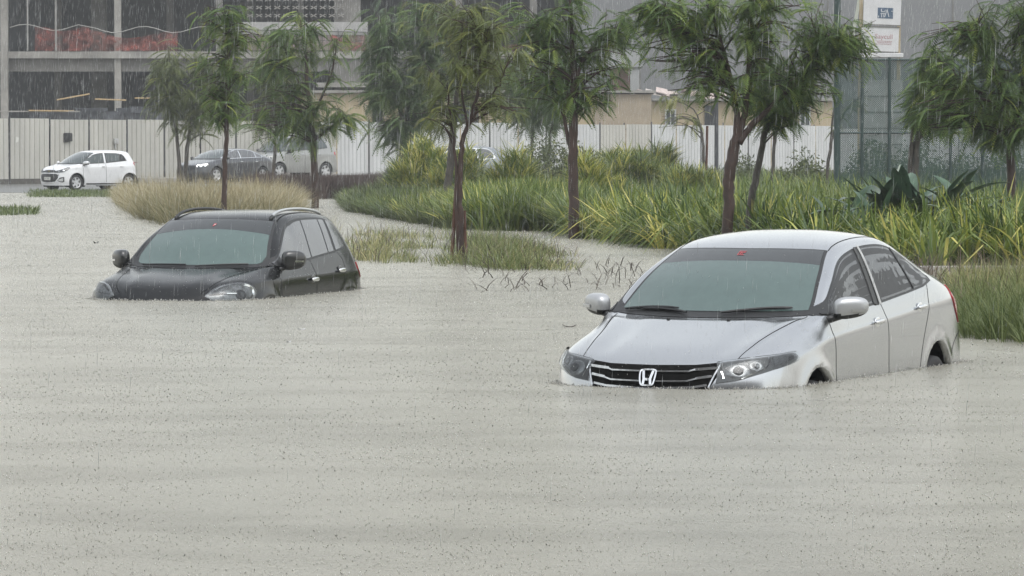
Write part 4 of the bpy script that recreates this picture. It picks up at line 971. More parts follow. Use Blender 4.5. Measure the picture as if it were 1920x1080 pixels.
def make_offroader():
    root = empty('beige_offroad_car', label='tall beige off-road wagon parked behind the dark saloon, by the hoarding', cat='car')
    paint = car_paint('beige_paint', (.29,.295,.285), .25, .35, .8, dirtk=.1)
    xm = [(1,1.0),(0,0),(-.15,-.10),(-1.0,-.95),(-1.75,-1.75),(-2.69,-2.80),(-3.56,-3.85)]
    zm = [(0,0),(.25,.33),(.9,1.05),(1.05,1.22),(1.6,1.87),(1.65,1.92)]
    sk, ob, mx_, mz_ = parked('tall', root, paint, xm, zm, 1.01, wheelr=.38, wheels=(0,-2.80), trim=M['chrome'])
    tall_windows(sk, root, mx_, mz_, M['black_trim'], GL)
    for sgn in (1, -1):
        mirror_unit(root, -.58, 1.02, 1.26, sgn, .26, .18, .2, M['mirror_black'], M['black_trim'], (.12,-.15,-.09))
        add_lamp(sk, root, sgn, [(-.2,.84),(.05,.84),(.3,.90),(.38,.95)], [(-.2,.96),(.05,1.0),(.3,1.02),(.38,.98)])
        side_poly_patch(sk, sgn, root, [(-3.58,1.05),(-3.46,1.04),(-3.36,1.12)], [(-3.58,1.24),(-3.46,1.26),(-3.36,1.2)], 'tail_lamp', M['red_lens'], off=.006, nx=8)
        MB().tube([sk.S(u, 1.7, h, sgn) for u, h in ((11.5,.01),(12,.05),(14,.06),(15.3,.05),(15.6,.01))], .02, 8).build('roof_rail', M['satin'], root, True)
        for x_ in (0, -2.80): wheel(root, x_, .80, .38, .38, .24, sgn, M['rim_silver'], 6)
        # spare flare over the rear wheel is part of the skin
    front_patch(sk, root, [(-.42,.70),(0,.68),(.42,.70)], [(-.42,.90),(0,.93),(.42,.90)], 'grille', M['chrome'])
    place(root, 543, 184, .17, R(42), cx=-1.5)
    return root
make_offroader()
def make_crossover():
    root = empty('grey_crossover_car', label='grey crossover with bright window trim, mostly hidden behind the tall bushes', cat='car')
    paint = car_paint('grey_paint', (.23,.25,.27), .5, .35, .8, dirtk=.05)
    xm = [(1,1.0),(0,0),(-.15,-.15),(-1.0,-1.05),(-1.75,-1.85),(-2.69,-2.75),(-3.0,-3.1),(-3.56,-3.75)]
    zm = [(0,0),(1.05,1.05),(1.6,1.60),(1.65,1.65)]
    sk, ob, mx_, mz_ = parked('tall', root, paint, xm, zm, 1.0, wheelr=.36, wheels=(0,-2.75), trim=M['chrome'])
    tall_windows(sk, root, mx_, mz_, M['chrome'], M['glass_rain'], panes=((-1.50,-.44),(-2.05,-1.60),(-2.76,-2.15)))
    for sgn in (1, -1):
        mirror_unit(root, -.58, 1.02, 1.10, sgn, .26, .18, .18, M['mirror_black'], M['black_trim'], (.12,-.15,-.09))
        add_lamp(sk, root, sgn, [(-.2,.74),(.05,.74),(.3,.80),(.38,.85)], [(-.2,.86),(.05,.88),(.3,.90),(.38,.88)])
        side_poly_patch(sk, sgn, root, [(-3.50,.95),(-3.36,.94),(-3.2,1.02)], [(-3.50,1.06),(-3.36,1.10),(-3.2,1.06)], 'tail_lamp', M['red_lens'], off=.006, nx=8)
        for x_ in (0, -2.75): wheel(root, x_, .79, .36, .36, .22, sgn, M['rim_silver'], 5)
    front_patch(sk, root, [(-.42,.60),(0,.58),(.42,.60)], [(-.42,.76),(0,.78),(.42,.76)], 'grille', M['black_trim'])
    place(root, 834, 152, .0, R(62), cx=-1.3)
    return root
make_crossover()
# ------------------------------------------------------------------ placing by measured bearing and distance
def AT(px, py, Yd):
    """the point on the bearing (px, py) of the survey at distance Yd"""
    return Vector(((px-960)/F_PX*Yd, Yd, CAM_H+(HOR-py)/F_PX*Yd))
def GY(py, z=0.0): return (CAM_H-z)*F_PX/(py-HOR)
def ZAT(py, Yd): return CAM_H+(HOR-py)/F_PX*Yd
def XAT(px, Yd): return (px-960)/F_PX*Yd

# ------------------------------------------------------------------ ground
M['soil'] = mat('wet_soil', (.085,.075,.060), .8, var=.4, vscale=1.5, bump=.4, bscale=6)
M['asphalt'] = mat('wet_asphalt', (.085,.085,.083), .35, var=.25, vscale=.8, bump=.15, bscale=40)
M['concrete'] = mat('concrete', (.30,.295,.28), .8, var=.22, vscale=2.2, bump=.2, bscale=12)
M['kerb'] = mat('kerb_concrete', (.36,.35,.33), .75, var=.3, vscale=4, bump=.2, bscale=20)
def sheet(name, fz, ys, xs, m, label):
    V = [(x, y, fz(x, y)) for y in ys for x in xs]; W_ = len(xs)
    Fc = [(j*W_+i, j*W_+i+1, (j+1)*W_+i+1, (j+1)*W_+i) for j in range(len(ys)-1) for i in range(W_-1)]
    return tag(mk(name, V, Fc, m, smooth=True), kind='structure', label=label)
def ground_z(x, y):
    shore = 148+1.5*math.sin(x*.35)+1.0*math.sin(x*.9+1)
    base = float(np.interp(y, [-200, 20, shore-30, shore, shore+8, 170, 200, 260, 900], [-.6,-.55,-.35,-.02,.04,.10,.12,.2,.2]))
    return base
xs_ = [-400,-120,-60]+[-40+1.6*k for k in range(51)]+[60,120,400]
sheet('ground', ground_z, [-150,0,60,90,110]+[120+2.0*k for k in range(32)]+[190,215,260,400,890], xs_, M['soil'], 'wet bare ground rising out of the flood towards the hoarding')
# a strip of wet road with the white hatchback and the row of parked cars on it
def road_z(x, y): return ground_z(x, y)+.012
sheet('road', lambda x, y: max(ground_z(x, y)+.015, -.04), [149.5+1.5*k for k in range(16)], [-40+2*k for k in range(16)], M['asphalt'], 'wet asphalt road in front of the hoarding')
mb = MB()
for k in range(9): mb.box((-34.5+2.5*k, 164.6+2.2*k*.75, .20), (2.46,.25,.26), rz=math.atan2(65,38)*0+.58)
tag(mb.build('kerb', M['kerb'], bevel=.02), kind='structure', label='pale kerb at the far side of the wet road')
mb = MB()
for k in range(14):
    p = AT(1742+40*k, 512, 54); mb.box((p.x, 54+k*.02, .0), (.262,.18,.16))
tag(mb.build('kerb', M['kerb'], bevel=.012), kind='structure', label='pale kerb just above the water behind the silver car')

# ------------------------------------------------------------------ site hoarding
M['sheet_grey'] = mat('profiled_sheet_grey', (.47,.46,.42), .5, .0, var=.14, vscale=.9, stretch=(1,1,.25))
M['sheet_pale'] = mat('profiled_sheet_pale', (.56,.57,.57), .5, .0, var=.12, vscale=.9, stretch=(1,1,.25))
M['post_dark'] = mat('post_steel', (.07,.07,.07), .6, .3, var=.3)
HA = Vector((-20.4-38*.14, 170-65*.14, 0)); HD = Vector((38, 65, 0)); HL = HD.length; HU = HD.normalized(); HN = Vector((HU.y, -HU.x, 0))
hoard = empty('site_hoarding', HA, label='long hoarding of pale profiled steel sheets on dark posts across the back of the site', cat='fence')
def hpt(s_, z, out=0.0): return HA+HU*s_+HN*out+Vector((0,0,z))
rng = random.Random(5)
PW = 2.69
npan = 54
off0 = (26/28.6)
for k in range(npan):
    s0 = k*PW+.35; tilt = rng.uniform(-.012, .012); dz = rng.uniform(-.03, .03)
    if abs(k-32) < 1: dz -= .12
    prof = []; nr = 8; w_ = (PW-.05)/nr
    for r_ in range(nr):
        a = r_*w_; prof += [(a, .07), (a+w_*.80, .07), (a+w_*.84, 0), (a+w_*.95, 0)]
    prof.append((PW-.05, 0)); V = []; Fc = []
    for (a, o) in prof:
        V += [tuple(hpt(s0+.025+a, .32+dz, o)-HA), tuple(hpt(s0+.025+a+tilt*2, 2.74+dz, o)-HA)]
    for i in range(len(prof)-1): Fc.append((2*i, 2*i+2, 2*i+3, 2*i+1))
    o = mk('panel', V, Fc, M['sheet_grey'] if k < 13 or k in (22, 23) else M['sheet_pale'], hoard)
    m_ = o.modifiers.new('solid', 'SOLIDIFY'); m_.thickness = .004
    ZP = 2.80 if k % 3 else 2.86
    mb = MB(); mb.box(hpt(s0, ZP/2+.05, -.05 if k % 2 else .055)-HA, (.075,.075,ZP-.05)); mb.build('post', M['post_dark'], hoard)
mb = MB(); L_ = npan*PW
for z in (.55, 1.5, 2.5): mb.bar(hpt(0, z, -.07)-HA, hpt(L_, z, -.07)-HA, .05)
mb.build('rail', M['post_dark'], hoard)
mb = MB(); mb.bar(hpt(0, .20, .0)-HA, hpt(L_, .20, .0)-HA, .12, .26); mb.build('footing', mat('footing', (.10,.095,.085), .9, var=.4), hoard)
def s_of(px):  # distance along the hoarding for a bearing
    b = (px-960)/F_PX; return (b*HA.y-HA.x)/(HU.x-b*HU.y)
for px, py, w_, h_, m_, nm, lab, cat in ((123.5,258.5,.52,.36,M['black_trim'],'hanging_box','small dark box hung on the hoarding above the white hatchback','box'),
    (30,262,.20,.26,M['plate'],'paper_notice','torn white paper notice stuck at a joint of the hoarding, far left','notice'),
    (213,265,.26,.22,M['satin'],'flood_lamp','little grey lamp fixed to the hoarding right of the dark box','lamp')):
    s_ = s_of(px); p = hpt(s_, 0, .10); z = ZAT(py, p.y)
    if nm == 'paper_notice':
        Q = [hpt(s_-w_/2, z-h_/2, .06), hpt(s_+w_/2*.7, z-h_/2+.05, .07), hpt(s_+w_/2, z+h_/3, .065), hpt(s_-w_/3, z+h_/2, .06)]
        Q += [q+HN*.01 for q in Q]; tag(mk(nm, Q, [(3,2,1,0),(4,5,6,7),(0,1,5,4),(1,2,6,5),(2,3,7,6),(3,0,4,7)], m_), lab, cat)
    elif nm == 'hanging_box':
        mb = MB(); mb.box(hpt(s_-.13, z, .12), (.24,.10,h_), rz=math.atan2(HU.y, HU.x)); mb.box(hpt(s_+.13, z+.02, .12), (.22,.10,h_*.9), rz=math.atan2(HU.y, HU.x)); mb.box(hpt(s_, z+.19, .12), (.5,.03,.03), rz=math.atan2(HU.y, HU.x))
        tag(mb.build(nm, m_, bevel=.01), lab, cat)
    else:
        mb = MB(); mb.box(hpt(s_, z, .14), (w_,.10,h_), rz=math.atan2(HU.y, HU.x)); mb.box(hpt(s_, z-.2, .10), (.05,.05,.25)); tag(mb.build(nm, m_, bevel=.02), lab, cat)

# ------------------------------------------------------------------ concrete frame building under construction
M['conc_dark'] = mat('raw_concrete', (.155,.15,.14), .85, var=.3, vscale=.8, bump=.2, bscale=8)
M['conc_slab'] = mat('slab_edge', (.27,.26,.24), .85, var=.3, vscale=.9)
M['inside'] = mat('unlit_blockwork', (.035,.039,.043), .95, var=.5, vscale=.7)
M['net'] = mat('orange_netting', (.34,.085,.065), .9, var=.5, vscale=1.4)
M['plank'] = mat('timber_plank', (.42,.30,.16), .8, var=.3, vscale=6)
bld = empty('concrete_frame_building', (-18, 236, 0), label='unfinished concrete frame building with dark open floors and orange netting, behind the hoarding at left', cat='building')
BO = Vector((-18, 236, 0))
def bpart(mb, name, m, **k):
    mb.V = [tuple(Vector(v)-BO) for v in mb.V]; return mb.build(name, m, bld, **k)
BY = 236.0
X0, X1 = XAT(-60, BY), XAT(1080, BY)
mb = MB(); zt = ZAT(97, BY); mb.box(((X0+X1)/2, BY+7, zt-.19), (X1-X0, 14.6, .38)); bpart(mb, 'floor_slab', M['conc_slab'])
mb = MB(); mb.box(((X0+X1)/2, BY+.25, zt-.38-.36), (X1-X0-.1, .35, .72)); bpart(mb, 'edge_beam', M['conc_dark'])
zt2 = 10.9
mb = MB(); mb.box(((X0+X1)/2, BY+7, zt2+.3), (X1-X0, 14.6, .5)); bpart(mb, 'floor_slab', M['conc_slab'])
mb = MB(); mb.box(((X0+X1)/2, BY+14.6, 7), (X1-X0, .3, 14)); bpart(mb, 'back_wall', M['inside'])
mb = MB(); mb.box(((X0+X1)/2, BY+7, 14.4), (X1-X0, 15, .5)); bpart(mb, 'roof', M['conc_dark'])
for px, w_, yo in ((11,.40,-.35),(222,.36,.05),(412,.36,.05),(652,1.45,.05),(560,.3,3.0),(860,.4,.05),(1000,.4,.05),(-40,.4,.05)):
    mb = MB(); mb.box((XAT(px, BY), BY+yo, 7.1 if abs(px-11) < 1 else 6.6), (w_, .4, 14.4 if abs(px-11) < 1 else 13)); bpart(mb, 'column', M['conc_slab'] if px in (11, 222) else M['conc_dark'])
for px in (110, 187, 320, 470, 760):
    mb = MB(); mb.box((XAT(px, BY+9), BY+9, 6.6), (.9 if px == 187 else .4, .4, 13)); bpart(mb, 'column', M['conc_dark'])
for px, w_ in ((55, 1.2), (300, 2.5), (520, 2.0)):
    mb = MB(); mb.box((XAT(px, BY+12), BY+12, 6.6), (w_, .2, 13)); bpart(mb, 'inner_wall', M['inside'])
# upper storey on the right with pale infill, dark patterned glazing above
mb = MB(); mb.box(((XAT(415,BY)+XAT(690,BY))/2, BY-.1, (ZAT(42,BY)+ZAT(66,BY))/2), (XAT(690,BY)-XAT(415,BY), .25, ZAT(42,BY)-ZAT(66,BY))); bpart(mb, 'infill_wall', mat('pale_render', (.34,.335,.33), .85, var=.15, vscale=1))
mb = MB(); mb.box(((XAT(415,BY)+XAT(700,BY))/2, BY+.0, (ZAT(66,BY)+ZAT(95,BY))/2), (XAT(700,BY)-XAT(415,BY), .2, ZAT(66,BY)-ZAT(95,BY)-.02)); bpart(mb, 'infill_wall', mat('pinkish_render', (.25,.20,.19), .85, var=.2, vscale=1))
mb = MB()
for k in range(9): mb.bar((XAT(425+30*k,BY), BY-.3, zt), (XAT(425+30*k,BY), BY-.3, zt+1.25), .04)
mb.bar((XAT(415,BY), BY-.3, zt+1.22), (XAT(700,BY), BY-.3, zt+1.05), .04); mb.bar((XAT(415,BY), BY-.3, zt+.62), (XAT(700,BY), BY-.3, zt+.6), .03); bpart(mb, 'guard_rail', M['post_dark'])
for j in range(3):   # lattice screen above
    mb = MB()
    for k in range(11):
        c = Vector((XAT(470+17*k,BY), BY-.25, ZAT(30-15*j,BY))); s_ = .16
        for d in (-1, 1): mb.bar(c+Vector((-s_,0,-s_*.5*d)), c+Vector((s_,0,s_*.5*d)), .07, .05)
    bpart(mb, 'lattice_screen', M['conc_slab'])
mb = MB(); mb.box(((XAT(600,BY)+XAT(690,BY))/2, BY-.6, ZAT(160,BY)), (XAT(700,BY)-XAT(600,BY), 1.4, .25)); bpart(mb, 'canopy', M['conc_slab'])
# netting sags between ties
def netting(px0, px1, sag, ztop, zbot, n=26, ph=0.0):
    V = []; Fc = []
    for i in range(n+1):
        t = i/n; x = XAT(px0+(px1-px0)*t, BY); zt_ = ztop-sag*math.sin(math.pi*t)+.08*math.sin(9*t+ph)
        for j in range(4):
            z = zt_+(zbot-zt_)*j/3; V.append((x, BY-.28+.10*math.sin(7*t+2*j+ph), z))
    for i in range(n):
        for j in range(3): Fc.append((i*4+j, i*4+j+1, (i+1)*4+j+1, (i+1)*4+j))
    return V, Fc
def net_mat():
    m, nt, b = newmat('netting'); out = nt.nodes['Material Output']
    b.inputs['Base Color'].default_value = (.26,.072,.055,1); b.inputs['Roughness'].default_value = .8
    tc = N(nt, 'ShaderNodeTexCoord'); n = N(nt, 'ShaderNodeTexNoise', i_Scale=2.2, i_Detail=6.0, i_Roughness=.8); nt.links.new(tc.outputs['Object'], n.inputs['Vector'])
    r = ramp(nt, [(.40, (.05,.05,.05)), (.62, (.85,.85,.85))], n.outputs[0]); tr = N(nt, 'ShaderNodeBsdfTransparent'); mx = N(nt, 'ShaderNodeMixShader')
    nt.links.new(r.outputs[0], mx.inputs[0]); nt.links.new(tr.outputs[0], mx.inputs[1]); nt.links.new(b.outputs[0], mx.inputs[2]); nt.links.new(mx.outputs[0], out.inputs[0]); return m
NM = net_mat()
for i, (a, b_, sg, zz, lab) in enumerate(((68,170,.15,ZAT(52,BY),'left stretch of orange safety netting on the open floor'),(166,335,.35,ZAT(58,BY),'long sagging stretch of orange safety netting across the middle column'),(620,690,.1,ZAT(66,BY),'short orange safety netting below the wide dark column'),(900,1010,.2,ZAT(80,BY),'orange netting glimpsed between the middle tree crowns'))):
    V, Fc = netting(a, b_, sg, zz, zt+.03, ph=i); tag(mk('safety_netting', V, Fc, NM, smooth=True), lab, 'netting', 'orange safety nettings')
mb = MB(); P = [AT(20+16*k, 52-6*math.sin(k*.9)+(4 if k > 8 else 0), BY-.4) for k in range(24)]; mb.tube(P, .025, 4); tag(mb.build('rope', M['concrete']), 'thin pale rope strung above the orange netting', 'rope')
for px, h_, lab in ((53,9,'thin pale prop standing at the far left of the open floor'),(106,9,'second thin prop, left of the orange netting')):
    mb = MB(); mb.tube([AT(px, 95, BY-.5), AT(px, -60, BY-.5)], .045, 6); tag(mb.build('scaffold_prop', M['concrete']), lab, 'prop', 'props on the open floor')
# stacked timber and rubbish showing over the hoarding
rg = random.Random(8)
for (px, py, L_, dy, m_, lab) in ((55,209,5.0,.0,'conc_slab','grey scaffold board lying above the hoarding at far left'),(96,207,2.2,.02,'plank','pale plank behind the hoarding above the dark box'),(137,193,1.6,-.30,'plank','sloping orange plank above the hoarding, left of the concrete column'),(207,185,1.5,.05,'plank','bright plank lying against the middle concrete column'),(280,184,1.4,0,'plank','short pale plank right of the middle concrete column')):
    p = AT(px, py, 214); mb = MB(); mb.bar((p.x-L_/2, 214, p.z-dy/2), (p.x+L_/2, 214.4, p.z-dy/2-(dy)*1.0+.0), .25, .07)
    tag(mb.build('timber_plank', M[m_], bevel=.01), lab, 'plank', 'boards piled behind the hoarding')
mb = MB()
for k in range(26):
    p = AT(60+10.5*k+rg.uniform(-4,4), 214+rg.uniform(-2,6), 216); mb.box((p.x, 216+rg.uniform(-1.5,1.5), p.z-.9), (rg.uniform(.5,1.6), .8, 2.0+rg.uniform(-.4,.6)), rz=rg.uniform(-.5,.5))
tag(mb.build('rubble', mat('site_rubbish', (.07,.075,.085), .9, var=.6, vscale=2)), 'dark heap of building rubbish behind the hoarding', kind='stuff')

# ------------------------------------------------------------------ low beige site offices
M['beige'] = mat('beige_render', (.42,.345,.225), .85, var=.10, vscale=1.2, bump=.1)
M['beige_old'] = mat('stained_beige_render', (.33,.275,.205), .9, var=.12, vscale=1.5)
off = empty('site_office', (4, 243, 0), label='long low beige site office with a littered roof behind the hoarding', cat='building')
OB = Vector((4, 243, 0))
def opart(mb, name, m, **k):
    mb.V = [tuple(Vector(v)-OB) for v in mb.V]; return mb.build(name, m, off, **k)
OY = 243.0
def wallbit(px0, px1, top, m, dy=0.0, name='wall'):
    yy = OY+dy; a, b_ = XAT(px0, yy), XAT(px1, yy); z1 = ZAT(top, yy)
    mb = MB(); mb.box(((a+b_)/2, yy+2.5, z1/2), (b_-a, 5, z1)); opart(mb, name, m)
wallbit(560, 1115, 174, M['beige'], -15); wallbit(1115.5, 1221, 177, M['beige_old'], -15.15); wallbit(1221.5, 1560, 190, M['beige'], .05)
mb = MB(); mb.box(((XAT(560,OY-15)+XAT(1222,OY-15))/2, OY-12.6, ZAT(172,OY-15)), (XAT(1222,OY-15)-XAT(560,OY-15)+.4, 5.6, .14)); opart(mb, 'roof', M['conc_slab'])
mb = MB(); mb.box(((XAT(1222,OY)+XAT(1562,OY))/2, OY+2.4, ZAT(187,OY)), (XAT(1562,OY)-XAT(1222,OY), 5.6, .12)); opart(mb, 'roof', M['conc_slab'])
for px0, px1, y0, y1, m_, pane in ((850,896,196,232,'shut',0),(1248,1266,206,240,'frame',1),(1322,1341,199,234,'dark',0),(1500,1518,202,236,'frame',1),(700,716,200,232,'dark',0)):
    wy = OY-15 if px0 < 1100 else OY; a, b_ = XAT(px0, wy), XAT(px1, wy); z0_, z1_ = ZAT(y1, wy), ZAT(y0, wy)
    mb = MB()
    for (c, d) in ((((a+b_)/2, z1_), (b_-a+.1, .08)), (((a+b_)/2, z0_), (b_-a+.1, .08)), ((a, (z0_+z1_)/2), (.08, z1_-z0_)), ((b_, (z0_+z1_)/2), (.08, z1_-z0_)), (((a+b_)/2, (z0_+z1_)/2), (.06, z1_-z0_))):
        mb.box((c[0], wy-.03, c[1]), (d[0], .12, d[1]))
    wf = opart(mb, 'window', M['satin'] if pane else M['black_trim'])
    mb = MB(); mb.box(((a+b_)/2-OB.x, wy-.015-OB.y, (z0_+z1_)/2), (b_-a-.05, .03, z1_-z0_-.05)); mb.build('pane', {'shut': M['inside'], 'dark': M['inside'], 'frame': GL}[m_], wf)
# littered roof: bent pale sheets
for k in range(11):
    px = 1195+15.5*k; p = AT(px, 178+rg.uniform(-7, 6)-(6 if k < 5 else 0), OY-.4); q = Matrix.Rotation(rg.uniform(-.25,.25), 3, 'Y') @ Matrix.Rotation(rg.uniform(-.3,.3), 3, 'X')
    mb = MB(); mb.box((p.x, OY+.2+rg.uniform(0, 1.5), p.z), (rg.uniform(.5, 1.0), 1.4, .04), rot=q)
    tag(mb.build('roofing_sheet', mat('old_roof_sheet_%d' % k, (.45+.1*rg.random(),.43,.40), .8, var=.3)), ('first','second','third','fourth','fifth','sixth','seventh','eighth','ninth','tenth','last')[k]+' bent pale roofing sheet from the left on the beige office roof', 'roof sheet', 'loose sheets on the office roof')

# ------------------------------------------------------------------ grey buildings beyond
M['grey_wall'] = mat('grey_cladding', (.17,.175,.18), .8, var=.10, vscale=.25, stretch=(1,1,3))
M['grey_light'] = mat('light_grey_wall', (.33,.34,.34), .8, var=.1, vscale=.4)
def block(px0, px1, top, Yd, dep, m, name, lab, cat='building'):
    a, b_ = XAT(px0, Yd), XAT(px1, Yd); z1 = ZAT(top, Yd)
    return a, b_, z1
GYD = 285.0
gb = empty('grey_shed', (XAT(1400,GYD), GYD, 0), label='huge plain grey clad shed rising out of the picture behind the beige office', cat='building')
GO = Vector((XAT(1400,GYD), GYD, 0))
def gpart(mb, name, m, **k):
    mb.V = [tuple(Vector(v)-GO) for v in mb.V]; return mb.build(name, m, gb, **k)
a, b_ = XAT(1060,GYD), XAT(2700,GYD)
mb = MB(); mb.box(((a+b_)/2, GYD+10, 9.5), (b_-a, 20, 19)); gpart(mb, 'wall', M['grey_wall'])
mb = MB(); mb.box(((a+b_)/2, GYD+10, 19.1), (b_-a+.6, 20.6, .3)); gpart(mb, 'roof', M['conc_slab'])
mb = MB()
for k in range(14): mb.box((a+.8+k*(b_-a)/14, GYD-.03, 9.4), (.10, .06, 18.6))
gpart(mb, 'cladding_joint', M['conc_dark'])
mb = MB(); aa, bb = XAT(1080,GYD-20), XAT(1206,GYD-20); mb.box(((aa+bb)/2, GYD-14, (ZAT(92,GYD-20)+ZAT(126,GYD-20))/2), (bb-aa, 12, ZAT(92,GYD-20)-ZAT(126,GYD-20))); gpart(mb, 'upper_wing', M['grey_light'])
mb = MB(); mb.box((XAT(1190,GYD-20), GYD-19.6, ZAT(126,GYD-20)/2), (.55, .5, ZAT(126,GYD-20))); gpart(mb, 'column', M['grey_light'])
mb = MB(); mb.box((XAT(1165,GYD-18), GYD-17, ZAT(128,GYD-18)/2), (1.4, .3, ZAT(128,GYD-18))); gpart(mb, 'brick_infill', mat('brick_red', (.28,.13,.11), .9, var=.2))
# block wall seen through the court netting
mb = MB(); zc0, zc1 = 0, ZAT(150, 150); a, b_ = XAT(1612,150), XAT(1692,150); mb.box(((a+b_)/2, 150.2, zc1/2), (b_-a, .25, zc1)); o = mb.build('block_wall', mat('painted_blocks', (.36,.365,.36), .85, var=.2, vscale=2))
tag(o, 'pale block wall behind the green court netting', 'wall')
mb = MB()
for k in range(1, 7): mb.box(((a+b_)/2, 150.06, zc1*k/7), (b_-a, .012, .03))
mb.build('mortar_line', M['conc_dark'], o)
# two white sign boards, one above the other, on a steel frame
def text_mesh(body, size, name, m, parent, loc, rot, ext=.004, sx=1.0):
    c = bpy.data.curves.new(name, 'FONT'); c.body = body; c.size = size; c.extrude = ext; c.align_x = 'CENTER'; c.align_y = 'CENTER'; c.resolution_u = 2
    t = bpy.data.objects.new('tmp', c); col.objects.link(t)
    dg = bpy.context.evaluated_depsgraph_get(); me = bpy.data.meshes.new_from_object(t.evaluated_get(dg)); bpy.data.objects.remove(t); bpy.data.curves.remove(c)
    me.name = name; me.materials.clear(); o = link(name, me, m, parent); o.location = loc; o.rotation_euler = rot; o.scale = (sx, 1, 1); return o
SY = 160.0
M['board_white'] = mat('sign_white', (.56,.56,.57), .6, var=.08, vscale=2)
M['sign_blue'] = mat('sign_blue', (.05,.09,.15), .6); M['sign_pink'] = mat('sign_rose', (.36,.19,.20), .6)
fr = empty('steel_mast', (XAT(1604,SY), SY+.25, 0), label='tall pale steel sign frame with a slanting strut, behind the right hand trees', cat='mast')
mb = MB(); xf = XAT(1611,SY)-XAT(1604,SY)
mb.bar((xf,0,0), (xf+.08,0,7.6), .14); mb.bar((xf+1.45,0,0), (xf+1.5,0,7.6), .12); mb.build('upright', M['beige'], fr)
mb = MB(); mb.bar((-.30,0,4.6), (xf+.05,0,7.4), .12); mb.build('strut', mat('pale_green_steel', (.42,.44,.38), .7, var=.2), fr)
for (y0, y1, lab) in ((-6, 48, 'upper white sign board with a dark blue panel of lettering'), (50, 98, 'lower white sign board with rose lettering')):
    a, b_ = XAT(1618 if y0 < 0 else 1614, SY), XAT(1688 if y0 < 0 else 1684, SY); z1, z0_ = ZAT(y0, SY), ZAT(y1, SY); c = Vector(((a+b_)/2, SY, (z0_+z1)/2))
    r = empty('sign_board', c, label=lab, cat='sign', group='white sign boards on the steel frame'); r.rotation_euler = (0, R(2.2), 0)
    mb = MB(); mb.box((0,0,0), (b_-a, .06, z1-z0_-.05)); mb.build('board', M['board_white'], r, bevel=.01)
    mb = MB(); mb.box((0,-.01,(z1-z0_)/2-.015), (b_-a+.04, .09, .035)); mb.box((0,-.01,-(z1-z0_)/2+.015), (b_-a+.04, .09, .035)); mb.build('edge_strip', M['conc_dark'], r)
    if y0 < 0:
        mb = MB(); mb.box((.12,-.034,-.08), (.58,.008,.40)); p_ = mb.build('printed_panel', M['sign_blue'], r)
        mb = MB(); Z = lambda a, z: (.12+a, -.040, -.08+z)
        for pts in (((-.16,.15),(-.15,.05),(-.02,.05),(-.01,.13)), ((-.18,-.02),(-.02,-.02),(.0,-.06)), ((-.14,-.04),(-.13,-.16)), ((-.06,-.05),(-.05,-.16)), ((-.02,-.14),(.06,.14),(.14,-.14)), ((.22,.08),(.27,.08)), ((-.26,-.1),(-.24,-.17))):
            for p0, p1 in zip(pts, pts[1:]): mb.bar(Z(*p0), Z(*p1), .006, .026)
        mb.build('lettering', M['board_white'], p_)
    else:
        text_mesh('Saycull', .25, 'lettering', M['sign_pink'], r, (.14,-.034,.10), (R(90),0,0), .003)
        mb = MB()
        for z_, a_, b2 in ((-.07,-.16,.44), (-.12,-.10,.40), (-.18,-.16,.42)):
            x_ = a_
            while x_ < b2: l_ = .03+.04*rg.random(); mb.box((x_+l_/2, -.034, z_+.008*rg.random()), (l_, .006, .022)); x_ += l_+.018
        mb.build('small_print', M['sign_pink'], r)
mb = MB(); p = AT(1650, 104, SY); mb.box((p.x, SY+.3, p.z), (1.7, .8, .16)); tag(mb.build('ledge', M['board_white'], bevel=.02), 'white ledge below the two sign boards', 'ledge')

# ------------------------------------------------------------------ sports court fence
M['court_green'] = mat('green_steel', (.035,.060,.058), .5, .2, var=.2)
CY = 92.0
ct = empty('court_fence', (XAT(1570,CY), CY, 0), label='tall dark green steel court fence with fine netting at the right', cat='fence')
CO = Vector((XAT(1570,CY), CY, 0))
def cpart(mb, name, m, par=None, **k):
    mb.V = [tuple(Vector(v)-CO) for v in mb.V]; return mb.build(name, m, par or ct, **k)
zt_ = ZAT(108, CY)
for px, w_, top in ((1569,.12,zt_+2.6),(1616,.055,zt_),(1667,.060,zt_),(1721,.055,zt_),(1782,.055,zt_-.1),(1842,.06,zt_),(1900,.055,zt_),(1960,.06,zt_)):
    mb = MB(); mb.tube([(XAT(px,CY), CY, -.3), (XAT(px,CY), CY, top)], w_/2*1.2, 8); cpart(mb, 'post', M['court_green'])
for z in (ZAT(112,CY), ZAT(249,CY), .35):
    mb = MB(); mb.tube([(XAT(1569,CY), CY, z), (XAT(1980,CY), CY, z)], .022, 6); cpart(mb, 'rail', M['court_green'])
def weave(px0, px1, z0_, z1, sp, wd):
    V = []; Fc = []; xa, xb = XAT(px0,CY), XAT(px1,CY); H_ = z1-z0_; W_ = xb-xa; s_ = xa-H_
    while s_ < xb+H_:
        for d in (1, -1):
            xs0, xs1 = (s_, s_+H_) if d == 1 else (s_+H_, s_)
            # clip to the bay
            t0, t1 = 0.0, 1.0; dx = xs1-xs0
            ta, tb = (xa-xs0)/dx, (xb-xs0)/dx
            if ta > tb: ta, tb = tb, ta
            t0, t1 = max(0, ta), min(1, tb)
            if t1-t0 > .02:
                p = Vector((xs0+dx*t0, CY+.03+.004*d, z0_+H_*t0)); q = Vector((xs0+dx*t1, CY+.03+.004*d, z0_+H_*t1)); n = len(V)
                o_ = Vector((wd*.7*d*-1, 0, wd*.7)); V += [p-o_, p+o_, q+o_, q-o_]; Fc.append((n, n+1, n+2, n+3))
        s_ += sp
    return V, Fc
V, Fc = weave(1569, 1975, -.1, ZAT(112,CY), .040, .0062)
V = [tuple(Vector(v)-CO) for v in V]; mk('netting', V, Fc, mat('green_netting', (.035,.075,.070), .6, var=.2), ct)
